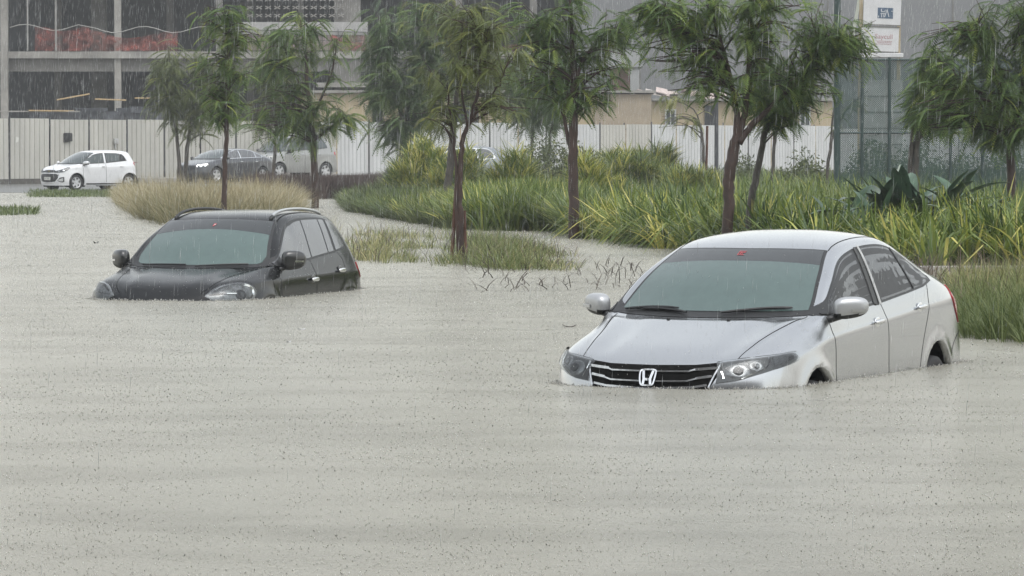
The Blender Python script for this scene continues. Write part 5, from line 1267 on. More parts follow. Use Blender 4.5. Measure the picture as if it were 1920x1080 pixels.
# poles
p = AT(1343, 320, 118); mb = MB(); mb.tube([(p.x, 118, -.2), (p.x, 118, 5.6)], [.06,.05], 10); pole = mb.build('lamp_post', mat('dark_grey_post', (.06,.062,.07), .6, .2)); tag(pole, 'slim dark grey lamp post standing between the two right hand trees', 'lamp post')
mb = MB(); mb.tube([(p.x,118,5.55),(p.x,118,5.75),(p.x+.15,118,5.9),(p.x+.5,118,5.95)], .045, 8); mb.build('lamp_arm', M['post_dark'], pole)
mb = MB(); mb.box((p.x+.7,118,5.95), (.5,.2,.08)); mb.build('lamp_head', M['satin'], pole, bevel=.02)

# unseen block added behind the viewpoint to darken what the wet bonnets mirror
ab = empty('unseen_reflection_block', (0, -14, 0), label='long unseen brown-grey block added behind the viewpoint to darken reflections', cat='building')
mb = MB(); mb.box((0, -6, 10.5), (150, 12, 22)); mb.build('wall', mat('brown_render', (.13,.12,.11), .85, var=.3, vscale=.4), ab)
mb = MB(); mb.box((0, -6, 21.7), (150.6, 12.6, .3)); mb.build('roof', M['conc_dark'], ab)
for j in range(6):
    for k in range(15):
        x = -70+10*k; z = 2.6+3.3*j; mb = MB(); mb.box((x, .03, z), (2.6, .10, 1.7)); wf = mb.build('window', M['black_trim'], ab)
# ------------------------------------------------------------------ leaf materials
def leaf_mat(name, stops, rough=.5, trans=.38, spec=.4, patch_=.0):
    m, nt, b = newmat(name); out = nt.nodes['Material Output']
    at = N(nt, 'ShaderNodeAttribute', attribute_name='rnd'); r = ramp(nt, stops, at.outputs['Fac'])
    nt.links.new(r.outputs[0], b.inputs['Base Color']); b.inputs['Roughness'].default_value = rough; b.inputs['Specular IOR Level'].default_value = spec
    tl = N(nt, 'ShaderNodeBsdfTranslucent'); nt.links.new(r.outputs[0], tl.inputs[0]); mx = N(nt, 'ShaderNodeMixShader'); mx.inputs[0].default_value = trans
    nt.links.new(b.outputs[0], mx.inputs[1]); nt.links.new(tl.outputs[0], mx.inputs[2]); nt.links.new(mx.outputs[0], out.inputs[0]); return m
M['leaf_feather'] = leaf_mat('feathery_leaf', [(0,(0.058,0.097,0.039)),(.45,(0.115,0.184,0.059)),(.8,(0.203,0.276,0.070)),(1,(0.329,0.385,0.077))])
M['leaf_olive'] = leaf_mat('feathery_leaf_olive', [(0,(0.077,0.098,0.042)),(.5,(0.146,0.178,0.065)),(.85,(0.215,0.247,0.079)),(1,(0.326,0.335,0.105))])
M['leaf_blue'] = leaf_mat('feathery_leaf_dull', [(0,(0.072,0.118,0.057)),(.5,(0.143,0.209,0.092)),(1,(0.244,0.319,0.111))])
M['strap'] = leaf_mat('strap_leaf', [(0,(0.035,0.069,0.019)),(.4,(0.095,0.149,0.030)),(.75,(0.200,0.255,0.046)),(.92,(0.388,0.403,0.075)),(1,(0.558,0.511,0.150))], .38, .28, .5)
M['strap_dark'] = leaf_mat('strap_leaf_dark', [(0,(0.050,0.078,0.026)),(.5,(0.116,0.170,0.043)),(.9,(0.249,0.284,0.062)),(1,(0.498,0.460,0.114))], .4, .28, .5)
M['shrub'] = leaf_mat('shrub_leaf', [(0,(0.048,0.065,0.033)),(.5,(0.103,0.128,0.053)),(.9,(0.188,0.211,0.082)),(1,(0.325,0.307,0.113))], .5, .25)
M['tan_grass'] = leaf_mat('dry_grass', [(0,(0.136,0.140,0.064)),(.4,(0.271,0.240,0.137)),(.8,(0.444,0.380,0.245)),(1,(0.546,0.506,0.374))], .6, .3)
M['green_grass'] = leaf_mat('young_grass', [(0,(0.072,0.104,0.033)),(.5,(0.156,0.195,0.065)),(.85,(0.286,0.286,0.117)),(1,(0.442,0.390,0.208))], .5, .3)
M['twig'] = leaf_mat('brown_twigs', [(0,(.035,.026,.026)),(.5,(.075,.055,.05)),(1,(.14,.105,.09))], .8, .05)
M['deadstem'] = leaf_mat('dead_stems', [(0,(.03,.024,.02)),(.6,(.08,.065,.05)),(1,(.20,.15,.11))], .8, .05)
def bark(name, a, b_):
    m, nt, b = newmat(name); tc = N(nt, 'ShaderNodeTexCoord'); mp = N(nt, 'ShaderNodeMapping'); mp.inputs['Scale'].default_value = (1,1,.35); nt.links.new(tc.outputs['Object'], mp.inputs[0])
    n = N(nt, 'ShaderNodeTexNoise', i_Scale=9.0, i_Detail=8.0, i_Roughness=.75); nt.links.new(mp.outputs[0], n.inputs['Vector'])
    r = ramp(nt, [(.35, a), (.65, b_)], n.outputs[0]); nt.links.new(r.outputs[0], b.inputs['Base Color']); b.inputs['Roughness'].default_value = .55
    bp = N(nt, 'ShaderNodeBump', i_Strength=.7, i_Distance=.02); nt.links.new(n.outputs[0], bp.inputs['Height']); nt.links.new(bp.outputs[0], b.inputs['Normal']); return m
M['bark_red'] = bark('wet_red_bark', (.016,.009,.007), (.065,.034,.025))
M['bark_grey'] = bark('wet_grey_bark', (.022,.019,.016), (.085,.072,.060))
M['stake'] = bark('wet_stake', (.05,.02,.012), (.15,.065,.04))

# ------------------------------------------------------------------ blades (grass, reeds, strap leaves) as thin arched ribbons
def blades(name, P, L, wd, lean, droop, az, rnd, m, parent=None, seg=4, kink=.0):
    n = len(P); t = np.linspace(0, 1, seg+1)[None, :]
    dx, dy = np.cos(az)[:, None], np.sin(az)[:, None]
    out = L[:, None]*(lean[:, None]*t+droop[:, None]*t**2); up = L[:, None]*(t*np.sqrt(np.maximum(1-lean[:, None]**2, .05))-droop[:, None]*.75*t**2.4)
    if kink:
        rk = np.random.RandomState(9); kk = (rk.uniform(0, 1, n) < kink)[:, None]; t0 = rk.uniform(.45, .8, n)[:, None]; ex = np.maximum(t-t0, 0)
        out = np.where(kk, out+L[:, None]*ex*.45, out); up = np.where(kk, up-L[:, None]*ex*1.5, up)
    C = np.stack([P[:, 0:1]+dx*out, P[:, 1:2]+dy*out, P[:, 2:3]+up], 2)
    wprof = np.array([.7, 1.0, .9, .6, .08]) if seg == 4 else np.array([.7, 1.0, 1.0, .95, .8, .5, .08])
    tw = (az+np.random.RandomState(3).uniform(-.9, .9, n))
    sx, sy = -np.sin(tw)[:, None]*wd[:, None]*wprof[None]/2, np.cos(tw)[:, None]*wd[:, None]*wprof[None]/2
    A = C.copy(); B = C.copy(); A[..., 0] -= sx; A[..., 1] -= sy; B[..., 0] += sx; B[..., 1] += sy
    V = np.stack([A, B], 2).reshape(-1, 3); k = (seg+1)*2; base = np.arange(n)[:, None]*k; s_ = np.arange(seg)[None]*2
    Q = np.stack([base+s_, base+s_+1, base+s_+3, base+s_+2], 2).reshape(-1, 4)
    return mk_quads(name, V, Q, m, parent, False, None, np.repeat(rnd, seg))
def clumps(rs, C, per, L, wd, lean=(.1,.75), droop=(.05,.5), rad=.12, tone=None, hs=None):
    """C (n,3) clump centres -> arrays for blades()"""
    n = len(C); N_ = n*per; P = np.repeat(C, per, 0).copy(); a = rs.uniform(0, 2*np.pi, N_)
    rr = rad*np.sqrt(rs.uniform(0, 1, N_)); P[:, 0] += rr*np.cos(a); P[:, 1] += rr*np.sin(a)
    h = np.repeat(hs if hs is not None else np.ones(n), per)
    Ls = h*rs.uniform(L[0], L[1], N_); tn = np.repeat(tone if tone is not None else rs.uniform(.2, .7, n), per)
    return dict(kink=.0, P=P, L=Ls, wd=rs.uniform(wd[0], wd[1], N_), lean=rs.uniform(lean[0], lean[1], N_), droop=rs.uniform(droop[0], droop[1], N_), az=a+rs.uniform(-.4, .4, N_), rnd=np.clip(tn+rs.normal(0, .17, N_)+(rs.uniform(0,1,N_) > .93)*.25, 0, 1))
def front(px, tab):  # distance of the front edge of a bed for a bearing
    py = np.interp(px, [t[0] for t in tab], [t[1] for t in tab]); return CAM_H*F_PX/(py-HOR)
def bed(rs, n, tab, px0, px1, depth, expo=1.0, jit=.35):
    px = rs.uniform(px0, px1, n); yf = front(px, tab)+rs.normal(0, jit, n)+jit*1.2*np.sin(px*.11)+jit*np.sin(px*.31+1)
    d = depth*rs.uniform(0, 1, n)**expo; y = yf+d; return np.stack([(px-960)/F_PX*y, y, np.zeros(n)], 1), px, d
FT = [(640,384),(660,394),(700,402),(760,413),(833,424),(877,430),(967,432),(1067,434),(1100,446),(1167,453),(1200,458),(1260,466),(1400,478),(1560,492),(1700,499),(1920,500),(2600,500)]
rs = np.random.RandomState(11)
def nz(x, y, s=1.0, ph=0.0):
    return .5+.25*np.sin(x*1.3*s+ph)+.25*np.sin(y*.7*s+x*.6*s+ph*2)
# lush strap-leaved bed, right of the middle
C, px, d = bed(rs, 900, FT, 1060, 2080, 9, 1.3)
tone = np.clip(.30+.40*nz(C[:,0], C[:,1], 1.1)+rs.normal(0,.08,len(C)), .05, .9); hs = np.clip(.85+.25*nz(C[:,0]*1.5, C[:,1], .9, 2)+.0*d, .6, 1.25)*np.interp(px, [1060,1200,1300,1560,1600,1800,2080], [.80,.98,1.05,.95,.85,1.0,1.05])
tone = np.clip(tone+rs.normal(0,.14,len(C)), .02, .9); hs = hs*rs.uniform(.72,1.22,len(C))
a = clumps(rs, C, 34, (.45,1.10), (.020,.050), (.03,.82), (.0,.5), .16, tone, hs); a['kink'] = .3; a['seg'] = 6; a['rnd'] = np.clip(a['rnd']+(rs.uniform(0,1,len(a['rnd'])) > .86)*.35, 0, 1)
tag(blades('strap_leaf_bed', m=M['strap'], **a), 'lush bed of arching yellow-green strap leaves along the water, right of the middle', kind='stuff')
# behind it, taller and duller
C, px, d = bed(rs, 1500, [(p[0], p[1]) for p in FT], 1100, 2300, 70, 1.2); C[:,1] += 7; C[:,0] = (px-960)/F_PX*C[:,1]
tone = np.clip(.25+.35*nz(C[:,0], C[:,1], .8, 1), .05, .9)
a = clumps(rs, C, 22, (.6,1.15), (.030,.055), (.05,.7), (.05,.5), .2, tone, np.clip(.8+.35*nz(C[:,0], C[:,1], .5, 3), .6, 1.3))
tag(blades('strap_leaf_bed', m=M['strap_dark'], **a), 'darker strap leaves filling the bed behind the front row, right of the middle', kind='stuff')
# middle bed
C, px, d = bed(rs, 1500, FT, 655, 1110, 22, 1.1)
tone = np.clip(.30+.42*nz(C[:,0], C[:,1], 1.2, 4)+rs.normal(0,.07,len(C)), .05, .9)
hs = np.interp(px, [655,700,760,880,1000,1110], [.45,.5,.60,.85,.95,.9])*np.clip(.8+.3*nz(C[:,0]*1.4, C[:,1], 1, 1), .6, 1.2)
a = clumps(rs, C, 26, (.6,1.15), (.022,.045), (.05,.75), (.05,.55), .16, tone, hs)
tag(blades('strap_leaf_bed', m=M['strap_dark'], **a), 'mixed green strap leaves of the middle bed, round the leaning trees', kind='stuff')
C, px, d = bed(rs, 420, FT, 880, 1090, 16, 1.0)
a = clumps(rs, C, 24, (.6,1.15), (.022,.042), (.05,.75), (.1,.6), .14, np.clip(rs.normal(.62,.12,len(C)), 0, 1), None)
tag(blades('strap_leaf_bed', m=M['strap'], **a), 'bright yellow-green strap leaves left of the straight middle trunk', kind='stuff')
# low green grass at the left end of the middle bed
C, px, d = bed(rs, 2400, FT, 648, 860, 26, 1.1, .9)
a = clumps(rs, C, 18, (.14,.50), (.010,.022), (.05,.85), (.0,.7), .22, np.clip(.12+.4*nz(C[:,0], C[:,1], 2)+rs.normal(0,.12,len(C)), 0, .8), np.interp(px, [648,700,860], [.8,1.2,1.3])*rs.uniform(.5,1.4,len(C)))
tag(blades('grass', m=M['shrub'], **a), 'low dark green grass at the left end of the middle bed', kind='stuff')
# far low grass between beds and hoarding
n = 2600; px = rs.uniform(660, 2200, n); y = rs.uniform(118, 168, n); C = np.stack([(px-960)/F_PX*y, y, np.full(n, .02)], 1)
a = clumps(rs, C, 16, (.5,1.0), (.03,.06), (.05,.6), (.05,.5), .4, np.clip(.25+.35*nz(C[:,0], C[:,1], .6), 0, .8), np.clip(.7+.4*nz(C[:,0], C[:,1], .35, 5), .5, 1.3)*np.interp(px, [660,740,860,1200,1290,2200], [.5,.9,1.4,1.4,1.05,1.0]))
tag(blades('grass', m=M['shrub'], **a), 'dull green rough grass beyond the beds up to the hoarding', kind='stuff')
# tan grass left, ground polygon by bearings and edge
TL = [(228,378),(240,392),(262,402),(290,413),(340,420),(420,424),(500,420),(545,408),(575,392)]
C, px, d = bed(rs, 2800, TL, 228, 548, 24, 1.15, 1.1)
hs = np.interp(px, [232,260,330,500,572], [.65,.9,1.0,1.0,.7])*np.interp(d, [0,4,24], [.9,1.05,1.0])
tone = np.clip(np.interp(d, [0,1.5,4], [.10,.35,.62])+.25*nz(C[:,0], C[:,1], 1.5)-.12+rs.normal(0,.05,len(C)), 0, .95)
hs = hs*rs.uniform(.55,1.25,len(C)); a = clumps(rs, C, 24, (.30,.98), (.006,.014), (.02,.80), (.0,.7), .26, tone+rs.normal(0,.10,len(C)), hs)
tag(blades('dry_grass', m=M['tan_grass'], **a), 'stand of tan seeding grass greening at the waterline behind the black car', kind='stuff')
# brown twiggy hedge
HT = [(470,372),(520,374),(600,373),(660,370),(735,356)]
C, px, d = bed(rs, 1900, HT, 480, 735, 14, 1.0)
a = clumps(rs, C, 24, (.40,.86), (.008,.018), (.0,.5), (-.1,.3), .25, np.clip(rs.normal(.5,.15,len(C)), 0, 1), np.interp(px, [480,735],[1.0,.8]))
tag(blades('brown_scrub', m=M['twig'], **a), 'low brown twiggy scrub in front of the parked cars', kind='stuff')
# island grass in the flood
IT0 = [(600,470),(640,488),(700,493),(800,500),(870,497),(950,507),(1040,507),(1112,505)]
IT1 = [(600,432),(640,430),(760,440),(900,450),(1000,464),(1112,488)]
n = 1900; px = 600+512*rs.beta(1.15, 1.25, n); f = rs.uniform(0, 1, n); py = np.interp(px, *zip(*IT0))*(1-f)+np.interp(px, *zip(*IT1))*f
py = py+rs.normal(0, 1.5, n); y = CAM_H*F_PX/(py-HOR); C = np.stack([(px-960)/F_PX*y, y, np.full(n, -.02)], 1)
dens = nz(C[:,0]*2.5, C[:,1]*1.2, 1, 2)+.35*np.exp(-((px-930)/110)**2) > rs.uniform(.42, 1.1, n); C = C[dens]; px = px[dens]
hs = np.interp(px, [600,660,760,860,950,1050,1112], [1.3,1.0,.75,1.0,1.15,.8,.6])
tone = np.interp(px, [600,700,850,950,1112], [.85,.75,.52,.45,.7])
hs = hs*rs.uniform(.6,1.35,len(C)); a = clumps(rs, C, 13, (.10,.38), (.005,.011), (.02,.75), (.0,.8), .14, tone+rs.normal(0,.12,len(C)), hs)
tag(blades('drowned_grass', m=M['green_grass'], **a), 'wispy half-drowned grass round the staked tree', kind='stuff')
n = 900; k_ = rs.randint(0, len(C), n); P = C[k_].copy(); P[:, :2] += rs.normal(0, .25, (n, 2))
tag(blades('seed_stems', P=P, L=rs.uniform(.22,.52,n), wd=rs.uniform(.006,.011,n), lean=rs.uniform(.05,.7,n), droop=rs.uniform(.1,.8,n), az=rs.uniform(0,6.28,n), rnd=rs.uniform(0,1,n), m=M['deadstem']), 'brown bent seed stems standing out of the drowned grass', kind='stuff')
# dark bent stems right of it
n = 150; px = rs.uniform(880, 1215, n); py = rs.uniform(492, 546, n)-(px-1040)*.02; y = CAM_H*F_PX/(py-HOR); P = np.stack([(px-960)/F_PX*y, y, np.full(n, -.03)], 1)
tag(blades('drowned_stems', P=P, L=rs.uniform(.14,.42,n), wd=rs.uniform(.008,.016,n), lean=rs.uniform(.0,.8,n), droop=rs.uniform(.2,1.0,n), az=rs.uniform(0,6.28,n), rnd=rs.uniform(0,.6,n), m=M['deadstem']), 'dark bent stems poking out of the water between the two sunk cars', kind='stuff')
# grass at the right behind the silver car
RT = [(1780,596),(1800,628),(1860,637),(1930,642),(2100,650)]
C, px, d = bed(rs, 1300, RT, 1786, 2060, 13, 1.0)
hs = rs.uniform(.55,1.3,len(C))*np.interp(px, [1786,1820,1900,2060],[.75,1.0,1.05,1.1]); tone = np.clip(np.interp(d, [0,2,7,13],[.22,.30,.6,.75])+rs.normal(0,.08,len(C)), 0, 1)
a = clumps(rs, C, 20, (.14,.40), (.005,.011), (.02,.6), (.0,.5), .13, tone, hs)
tag(blades('verge_grass', m=M['green_grass'], **a), 'green and straw grass in the flood beside the silver car tail', kind='stuff')
n = 1100; px = rs.uniform(1640, 1990, n); y = rs.uniform(38, 53.5, n); P = np.stack([(px-960)/F_PX*y, y, np.full(n, -.02)], 1)
tag(blades('seed_stems', P=P, L=rs.uniform(.25,.62,n), wd=rs.uniform(.006,.012,n), lean=rs.uniform(.0,.75,n), droop=rs.uniform(.0,.6,n), az=rs.uniform(0,6.28,n), rnd=rs.uniform(.3,1,n), m=M['deadstem']), 'pinkish dry seed stems along the kerb behind the silver car', kind='stuff')
# left-hand scraps of weed
for (px0, px1, py0, py1, n, lab) in ((0,60,392,404,90,'small patch of floating weed at the left edge'),(60,240,359,370,300,'green weeds at the water edge in front of the white hatchback')):
    px = rs.uniform(px0, px1, n); py = rs.uniform(py0, py1, n); y = CAM_H*F_PX/(py-HOR); C = np.stack([(px-960)/F_PX*y, y, np.full(n, -.01)], 1)
    a = clumps(rs, C, 12, (.08,.22), (.012,.03), (.1,.8), (.0,.5), .25, np.full(n, .15)+rs.normal(0,.08,n)); tag(blades('weeds', m=M['green_grass'], **a), lab, kind='stuff')

# ------------------------------------------------------------------ shrubs: each a thing, stems and foliage
def leafy(rs, C, per, sz, spread, droop=.4):
    """small leaves round points: diamond quads"""
    n = len(C)*per; P = np.repeat(C, per, 0)+rs.normal(0, 1, (n, 3))*spread
    d = rs.normal(0, 1, (n, 3)); d[:, 2] -= droop; d /= np.linalg.norm(d, axis=1)[:, None]
    s_ = rs.normal(0, 1, (n, 3)); s_ -= d*(s_*d).sum(1)[:, None]; s_ /= np.linalg.norm(s_, axis=1)[:, None]
    L = rs.uniform(sz[0], sz[1], n)[:, None]; W_ = L*.38
    V = np.stack([P, P+d*L*.5+s_*W_*.5, P+d*L, P+d*L*.5-s_*W_*.5], 1).reshape(-1, 3); Q = np.arange(4*n).reshape(-1, 4)
    return V, Q, n
def shrub(px, Yd, w_, h_, dep, n, lab, m='shrub', seed=1, tone=.45, grp='shrubs in the middle bed', reed=0):
    rs = np.random.RandomState(seed); x = XAT(px, Yd); root = empty('shrub', (x, Yd, 0), label=lab, cat='shrub', group=grp)
    nb = 26; mb = MB()
    u = rs.uniform(-1, 1, (n, 3)); u = u[(u**2).sum(1) < 1]; r_ = np.sqrt((u**2).sum(1))[:, None]; u = u/np.maximum(r_, .01)*(r_**.45)
    lump = 1+.16*np.sin(u[:, 0]*5+seed)+.12*np.sin(u[:, 1]*7+u[:, 2]*6+seed*2)
    C = np.stack([u[:, 0]*w_/2*lump, u[:, 1]*dep/2*lump, np.abs(u[:, 2])*h_*lump*.98+.02], 1)
    for k in range(nb):
        t = C[rs.randint(len(C))]; mb.tube([(t[0]*.15, t[1]*.15, -.1), (t[0]*.5, t[1]*.5, t[2]*.5), (t[0]*.93, t[1]*.93, t[2]*.93)], [.02, .012, .005], 4, False)
    mb.build('stem', M['bark_grey'], root)
    if reed:
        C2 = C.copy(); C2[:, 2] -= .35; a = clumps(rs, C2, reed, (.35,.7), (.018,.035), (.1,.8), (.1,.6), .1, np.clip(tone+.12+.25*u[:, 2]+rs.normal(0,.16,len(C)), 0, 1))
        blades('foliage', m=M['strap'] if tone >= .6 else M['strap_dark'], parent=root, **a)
    else:
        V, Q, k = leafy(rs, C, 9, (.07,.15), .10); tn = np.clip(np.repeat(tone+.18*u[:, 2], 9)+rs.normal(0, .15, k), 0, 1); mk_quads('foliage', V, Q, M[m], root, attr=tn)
    return root
shrub(800, 122, 2.4, 1.76, 2.0, 1000, 'tall rounded clump of grassy shrub left of the leaning tree pair', seed=2, tone=.6, reed=12)
shrub(760, 124, 1.2, 1.20, 1.6, 500, 'smaller grassy clump at the left of the middle bed', seed=3, tone=.45, reed=11)
shrub(862, 116, 2.0, 1.55, 1.6, 560, 'mid-height grassy clump just right of the leaning tree pair', seed=13, tone=.52, reed=11)
shrub(1050, 118, 2.5, 1.72, 2.2, 1200, 'broad dull green shrub mound left of the straight middle trunk', seed=4, tone=.42)
shrub(1150, 125, 2.2, 1.72, 2.2, 900, 'grassy mound directly right of the straight middle trunk', seed=5, tone=.5, reed=11)
shrub(1228, 126, 1.6, 1.75, 1.8, 700, 'upright grassy mound below the low window of the beige office', seed=6, tone=.5, reed=11)
shrub(1500, 120, 1.8, 1.25, 1.6, 700, 'low grey-green shrub left of the court fence corner post', seed=7, tone=.40)
shrub(1395, 125, 1.8, 1.15, 1.6, 600, 'low shrub behind the twin right hand trunks', seed=8, tone=.42)
shrub(1650, 112, 2.4, 1.55, 1.8, 900, 'dull shrub seen through the court netting at its left', seed=9, tone=.36)
shrub(1745, 110, 2.2, 1.6, 1.8, 800, 'dull shrub seen through the court netting at its middle', seed=10, tone=.36)
shrub(1870, 112, 2.4, 1.5, 1.8, 800, 'dull shrub seen through the court netting at the far right', seed=12, tone=.36)
shrub(965, 106, 1.9, 1.45, 1.6, 700, 'yellow-green grassy mound between the staked tree and the straight middle trunk', seed=14, tone=.58, reed=11)
shrub(1108, 104, 1.6, 1.35, 1.5, 560, 'low bright grassy mound touching the straight middle trunk on its right', seed=15, tone=.6, reed=11)
shrub(1195, 112, 2.0, 1.60, 1.6, 700, 'round grassy mound in front of the first hoarding gate', seed=16, tone=.52, reed=11)
shrub(1300, 108, 1.7, 1.20, 1.5, 560, 'low grassy mound left of the largest tree', seed=17, tone=.5, reed=11)
# broad-leaved plants
def broad(px, Yd, n, L, lab, seed):
    rs = np.random.RandomState(seed); root = empty('broad_leaved_plant', (XAT(px, Yd), Yd, 0), label=lab, cat='plant', group='broad dark-leaved plants by the court fence')
    for k in range(n):
        a = rs.uniform(0, 2*math.pi); l = rs.uniform(*L); ln = rs.uniform(.15,.65); dr = rs.uniform(.2,.7); V = []; Fc = []; seg = 9; wmax = rs.uniform(.045,.10)
        d = Vector((math.cos(a), math.sin(a), 0)); s_ = Vector((-d.y, d.x, 0)); b0 = Vector((rs.uniform(-.35,.35), rs.uniform(-.3,.3), rs.uniform(0,.3)))
        for i in range(seg+1):
            t = i/seg; c = b0+d*l*(ln*t+dr*t*t*.6)+Vector((0,0,l*(t*math.sqrt(1-ln*ln)-dr*.8*t**2.3)))
            w_ = wmax*(math.sin(math.pi*min(1, max(0, (t-.22)/.78)))**.7 if t > .22 else .0)+.012
            V += [c-s_*w_+Vector((0,0,w_*.35)), c, c+s_*w_+Vector((0,0,w_*.35))]
        for i in range(seg): Fc += [(3*i,3*i+1,3*i+4,3*i+3),(3*i+1,3*i+2,3*i+5,3*i+4)]
        o = mk('leaf', V, Fc, M['broad'], root, True)
    return root
M['broad'] = mat('broad_leaf', (.050,.095,.055), .32, var=.5, vscale=5, spec=.6)
broad(1604, 61, 22, (.75,1.25), 'dark broad-leaved plant with a folded wet leaf at the court corner', 1)
broad(1668, 62, 34, (.9,1.5), 'dark broad-leaved plant between the two left court posts', 2)
broad(1722, 62, 38, (1.0,1.7), 'tallest dark broad-leaved plant with leaves crossing the netting', 3)
broad(1786, 62, 26, (.9,1.5), 'dark broad-leaved plant with long leaves reaching right', 4)

# ------------------------------------------------------------------ feathery trees
def frond_template():
    """one drooping twice-cut leaf, unit length: rachis and paired leaflets"""
    V = []; Q = []; np_ = 11
    rc = lambda t: np.array([t*.92, 0, .10*t-.62*t*t])
    for i in range(np_):
        t = .10+.88*i/(np_-1); c = rc(t); l = .30*math.sin(math.pi*(t*.86+.10))**.8+.03
        for s_ in (1, -1):
            d = np.array([.45, .85*s_, -.35]); d /= np.linalg.norm(d); w_ = np.array([.040, -.0*s_, .0])
            n = len(V); V += [c-w_*.5, c+d*l*.55-w_*.9, c+d*l+w_*0, c+d*l*.55+w_*.9]; Q.append((n, n+1, n+2, n+3))
    n = len(V); V += [np.array([0,0,.006]), rc(.5)+[0,.010,0], rc(1.0), rc(.5)-[0,.010,0]]; Q.append((n, n+1, n+2, n+3))
    return np.array(V), np.array(Q)
FV, FQ = frond_template()
def fronds(rs, base, az, L, pitch, roll):
    n = len(base); V = FV[None]*L[:, None, None]
    cr, sr = np.cos(roll)[:, None], np.sin(roll)[:, None]; y = V[..., 1]*cr-V[..., 2]*sr*.4; z = V[..., 2]+V[..., 1]*sr*.4; x = V[..., 0]
    cp, sp = np.cos(pitch)[:, None], np.sin(pitch)[:, None]; x2 = x*cp-z*sp; z2 = x*sp+z*cp
    ca, sa = np.cos(az)[:, None], np.sin(az)[:, None]
    W_ = np.stack([x2*ca-y*sa, x2*sa+y*ca, z2], 2)+base[:, None]
    Q = FQ[None]+np.arange(n)[:, None, None]*len(FV)
    return W_.reshape(-1, 3), Q.reshape(-1, 4)
def tree(Yd, trunks, clusters, lab, seed, bark_='bark_red', leaf='leaf_feather', nf=900, L=(.28,.55), tone=.45, forks=4, name='feathery_tree', root_at=0, dens=1.0, zb=-.3, stakes=()):
    """trunks: list of [(px, py, radius m, depth offset)...]; clusters: (px, py, rx px, ry px, share, depth offset)"""
    rs = np.random.RandomState(seed); s_ = Yd/F_PX
    x0 = XAT(trunks[0][0][0], Yd); root = empty(name, (x0, Yd, 0), label=lab, cat='tree', group='young feathery trees of the verge'); O = Vector((x0, Yd, 0))
    loc = lambda px, py, dy=0.0: AT(px, py, Yd)+Vector((0, dy, 0))-O
    mb = MB(); nodes = []
    for T in trunks:
        pts = [loc(p[0], p[1], p[3] if len(p) > 3 else 0) for p in T]; rad = [p[2] for p in T]
        if T is trunks[0] or T[0][1] > 320: pts[0].z = min(pts[0].z, zb)
        P = [Vector(q) for q in spline2([tuple(p)+(r_,) for p, r_ in zip(pts, rad)], 5)] if False else None
        q = spline2([tuple(p)+(0,) for p in pts], 5) if False else cr_dense(np.array([tuple(p)+(r_,) for p, r_ in zip(pts, rad)])[:, None, :], 5)[:, 0]
        pp = [Vector(a[:3])+Vector(rs.normal(0, .008, 3)) for a in q]; rr = [max(.004, float(a[3])) for a in q]
        rr[0] *= 1.25
        mb.tube(pp, rr, 9, True)
        for k, (a, b_) in enumerate(zip(pp, rr)):
            if k > len(pp)*.3: nodes.append((a, b_, (pp[min(k+1, len(pp)-1)]-pp[max(k-1, 0)]).normalized()))
    FB = []; FA = []; 
    tot = sum(c[4] for c in clusters)
    for c in clusters:
        cx, cy, rx, ry, sh = c[:5]; dy = c[5] if len(c) > 5 else 0.0; cc = loc(cx, cy, dy); RX, RZ = rx*s_*1.35, ry*s_*1.25; RY = max(RX*.8, .5)
        nfc = max(6, int(nf*.55*dens*sh/tot)); nbr = max(5, nfc//5)
        for b in range(nbr):
            u = rs.normal(0, 1, 3); u /= np.linalg.norm(u); r_ = rs.uniform(.35, 1.0)**.6
            end = cc+Vector((u[0]*RX*r_, u[1]*RY*r_, u[2]*RZ*r_))
            # nearest node below
            best = min(nodes, key=lambda q: (q[0]-end).length+(1.2 if q[0].z > end.z+.1 else 0)+rs.uniform(0, .5))
            st_ = best[0]; ln = (end-st_).length; mid = st_.lerp(end, .5)+Vector((rs.normal(0, .06), rs.normal(0, .06), .12*ln))
            r0 = min(best[1]*.6, .008+.012*ln)
            ctrlp = cr_dense(np.array([tuple(st_), tuple(st_.lerp(mid, .55)+Vector((0,0,.03*ln))), tuple(mid), tuple(end)])[:, None, :], 3)[:, 0]
            pp = [Vector(a) for a in ctrlp]; mb.tube(pp, [r0*(1-.8*i/(len(pp)-1))+.002 for i in range(len(pp))], 5, False)
            m_ = nfc//nbr+1; hd = math.atan2(end.y-st_.y, end.x-st_.x)
            for k in range(m_):
                t = rs.uniform(.22, 1.02); i = min(int(t*(len(pp)-1)), len(pp)-2); f = t*(len(pp)-1)-i; p = pp[i].lerp(pp[i+1], min(f, 1.1))
                FB.append(tuple(p+Vector(rs.normal(0, .03, 3)))); FA.append(hd+rs.normal(0, 1.7))
    n = len(FB); mb.build('trunk', M[bark_], root, True); L = (L[0]*1.08, L[1]*1.16)
    V, Q = fronds(rs, np.array(FB), np.array(FA), rs.uniform(L[0], L[1], n), rs.uniform(-.75, .35, n), rs.uniform(-.6, .6, n))
    tn = np.clip(np.repeat(rs.normal(tone, .24, n), len(FQ))+rs.normal(0, .07, n*len(FQ)), 0, 1)
    mk_quads('crown', V, Q, M[leaf], root, attr=tn)
    for (p0, p1, r_) in stakes:
        mbs = MB(); mbs.tube([loc(p0[0], p0[1], .08)+Vector((0,0,-.25)), loc(p1[0], p1[1], .08)], r_, 7); so_ = mbs.build('tree_stake', M['stake']); so_.location = O
        tag(so_, p0[2], 'stake', 'stakes propping the young trees')
    return root
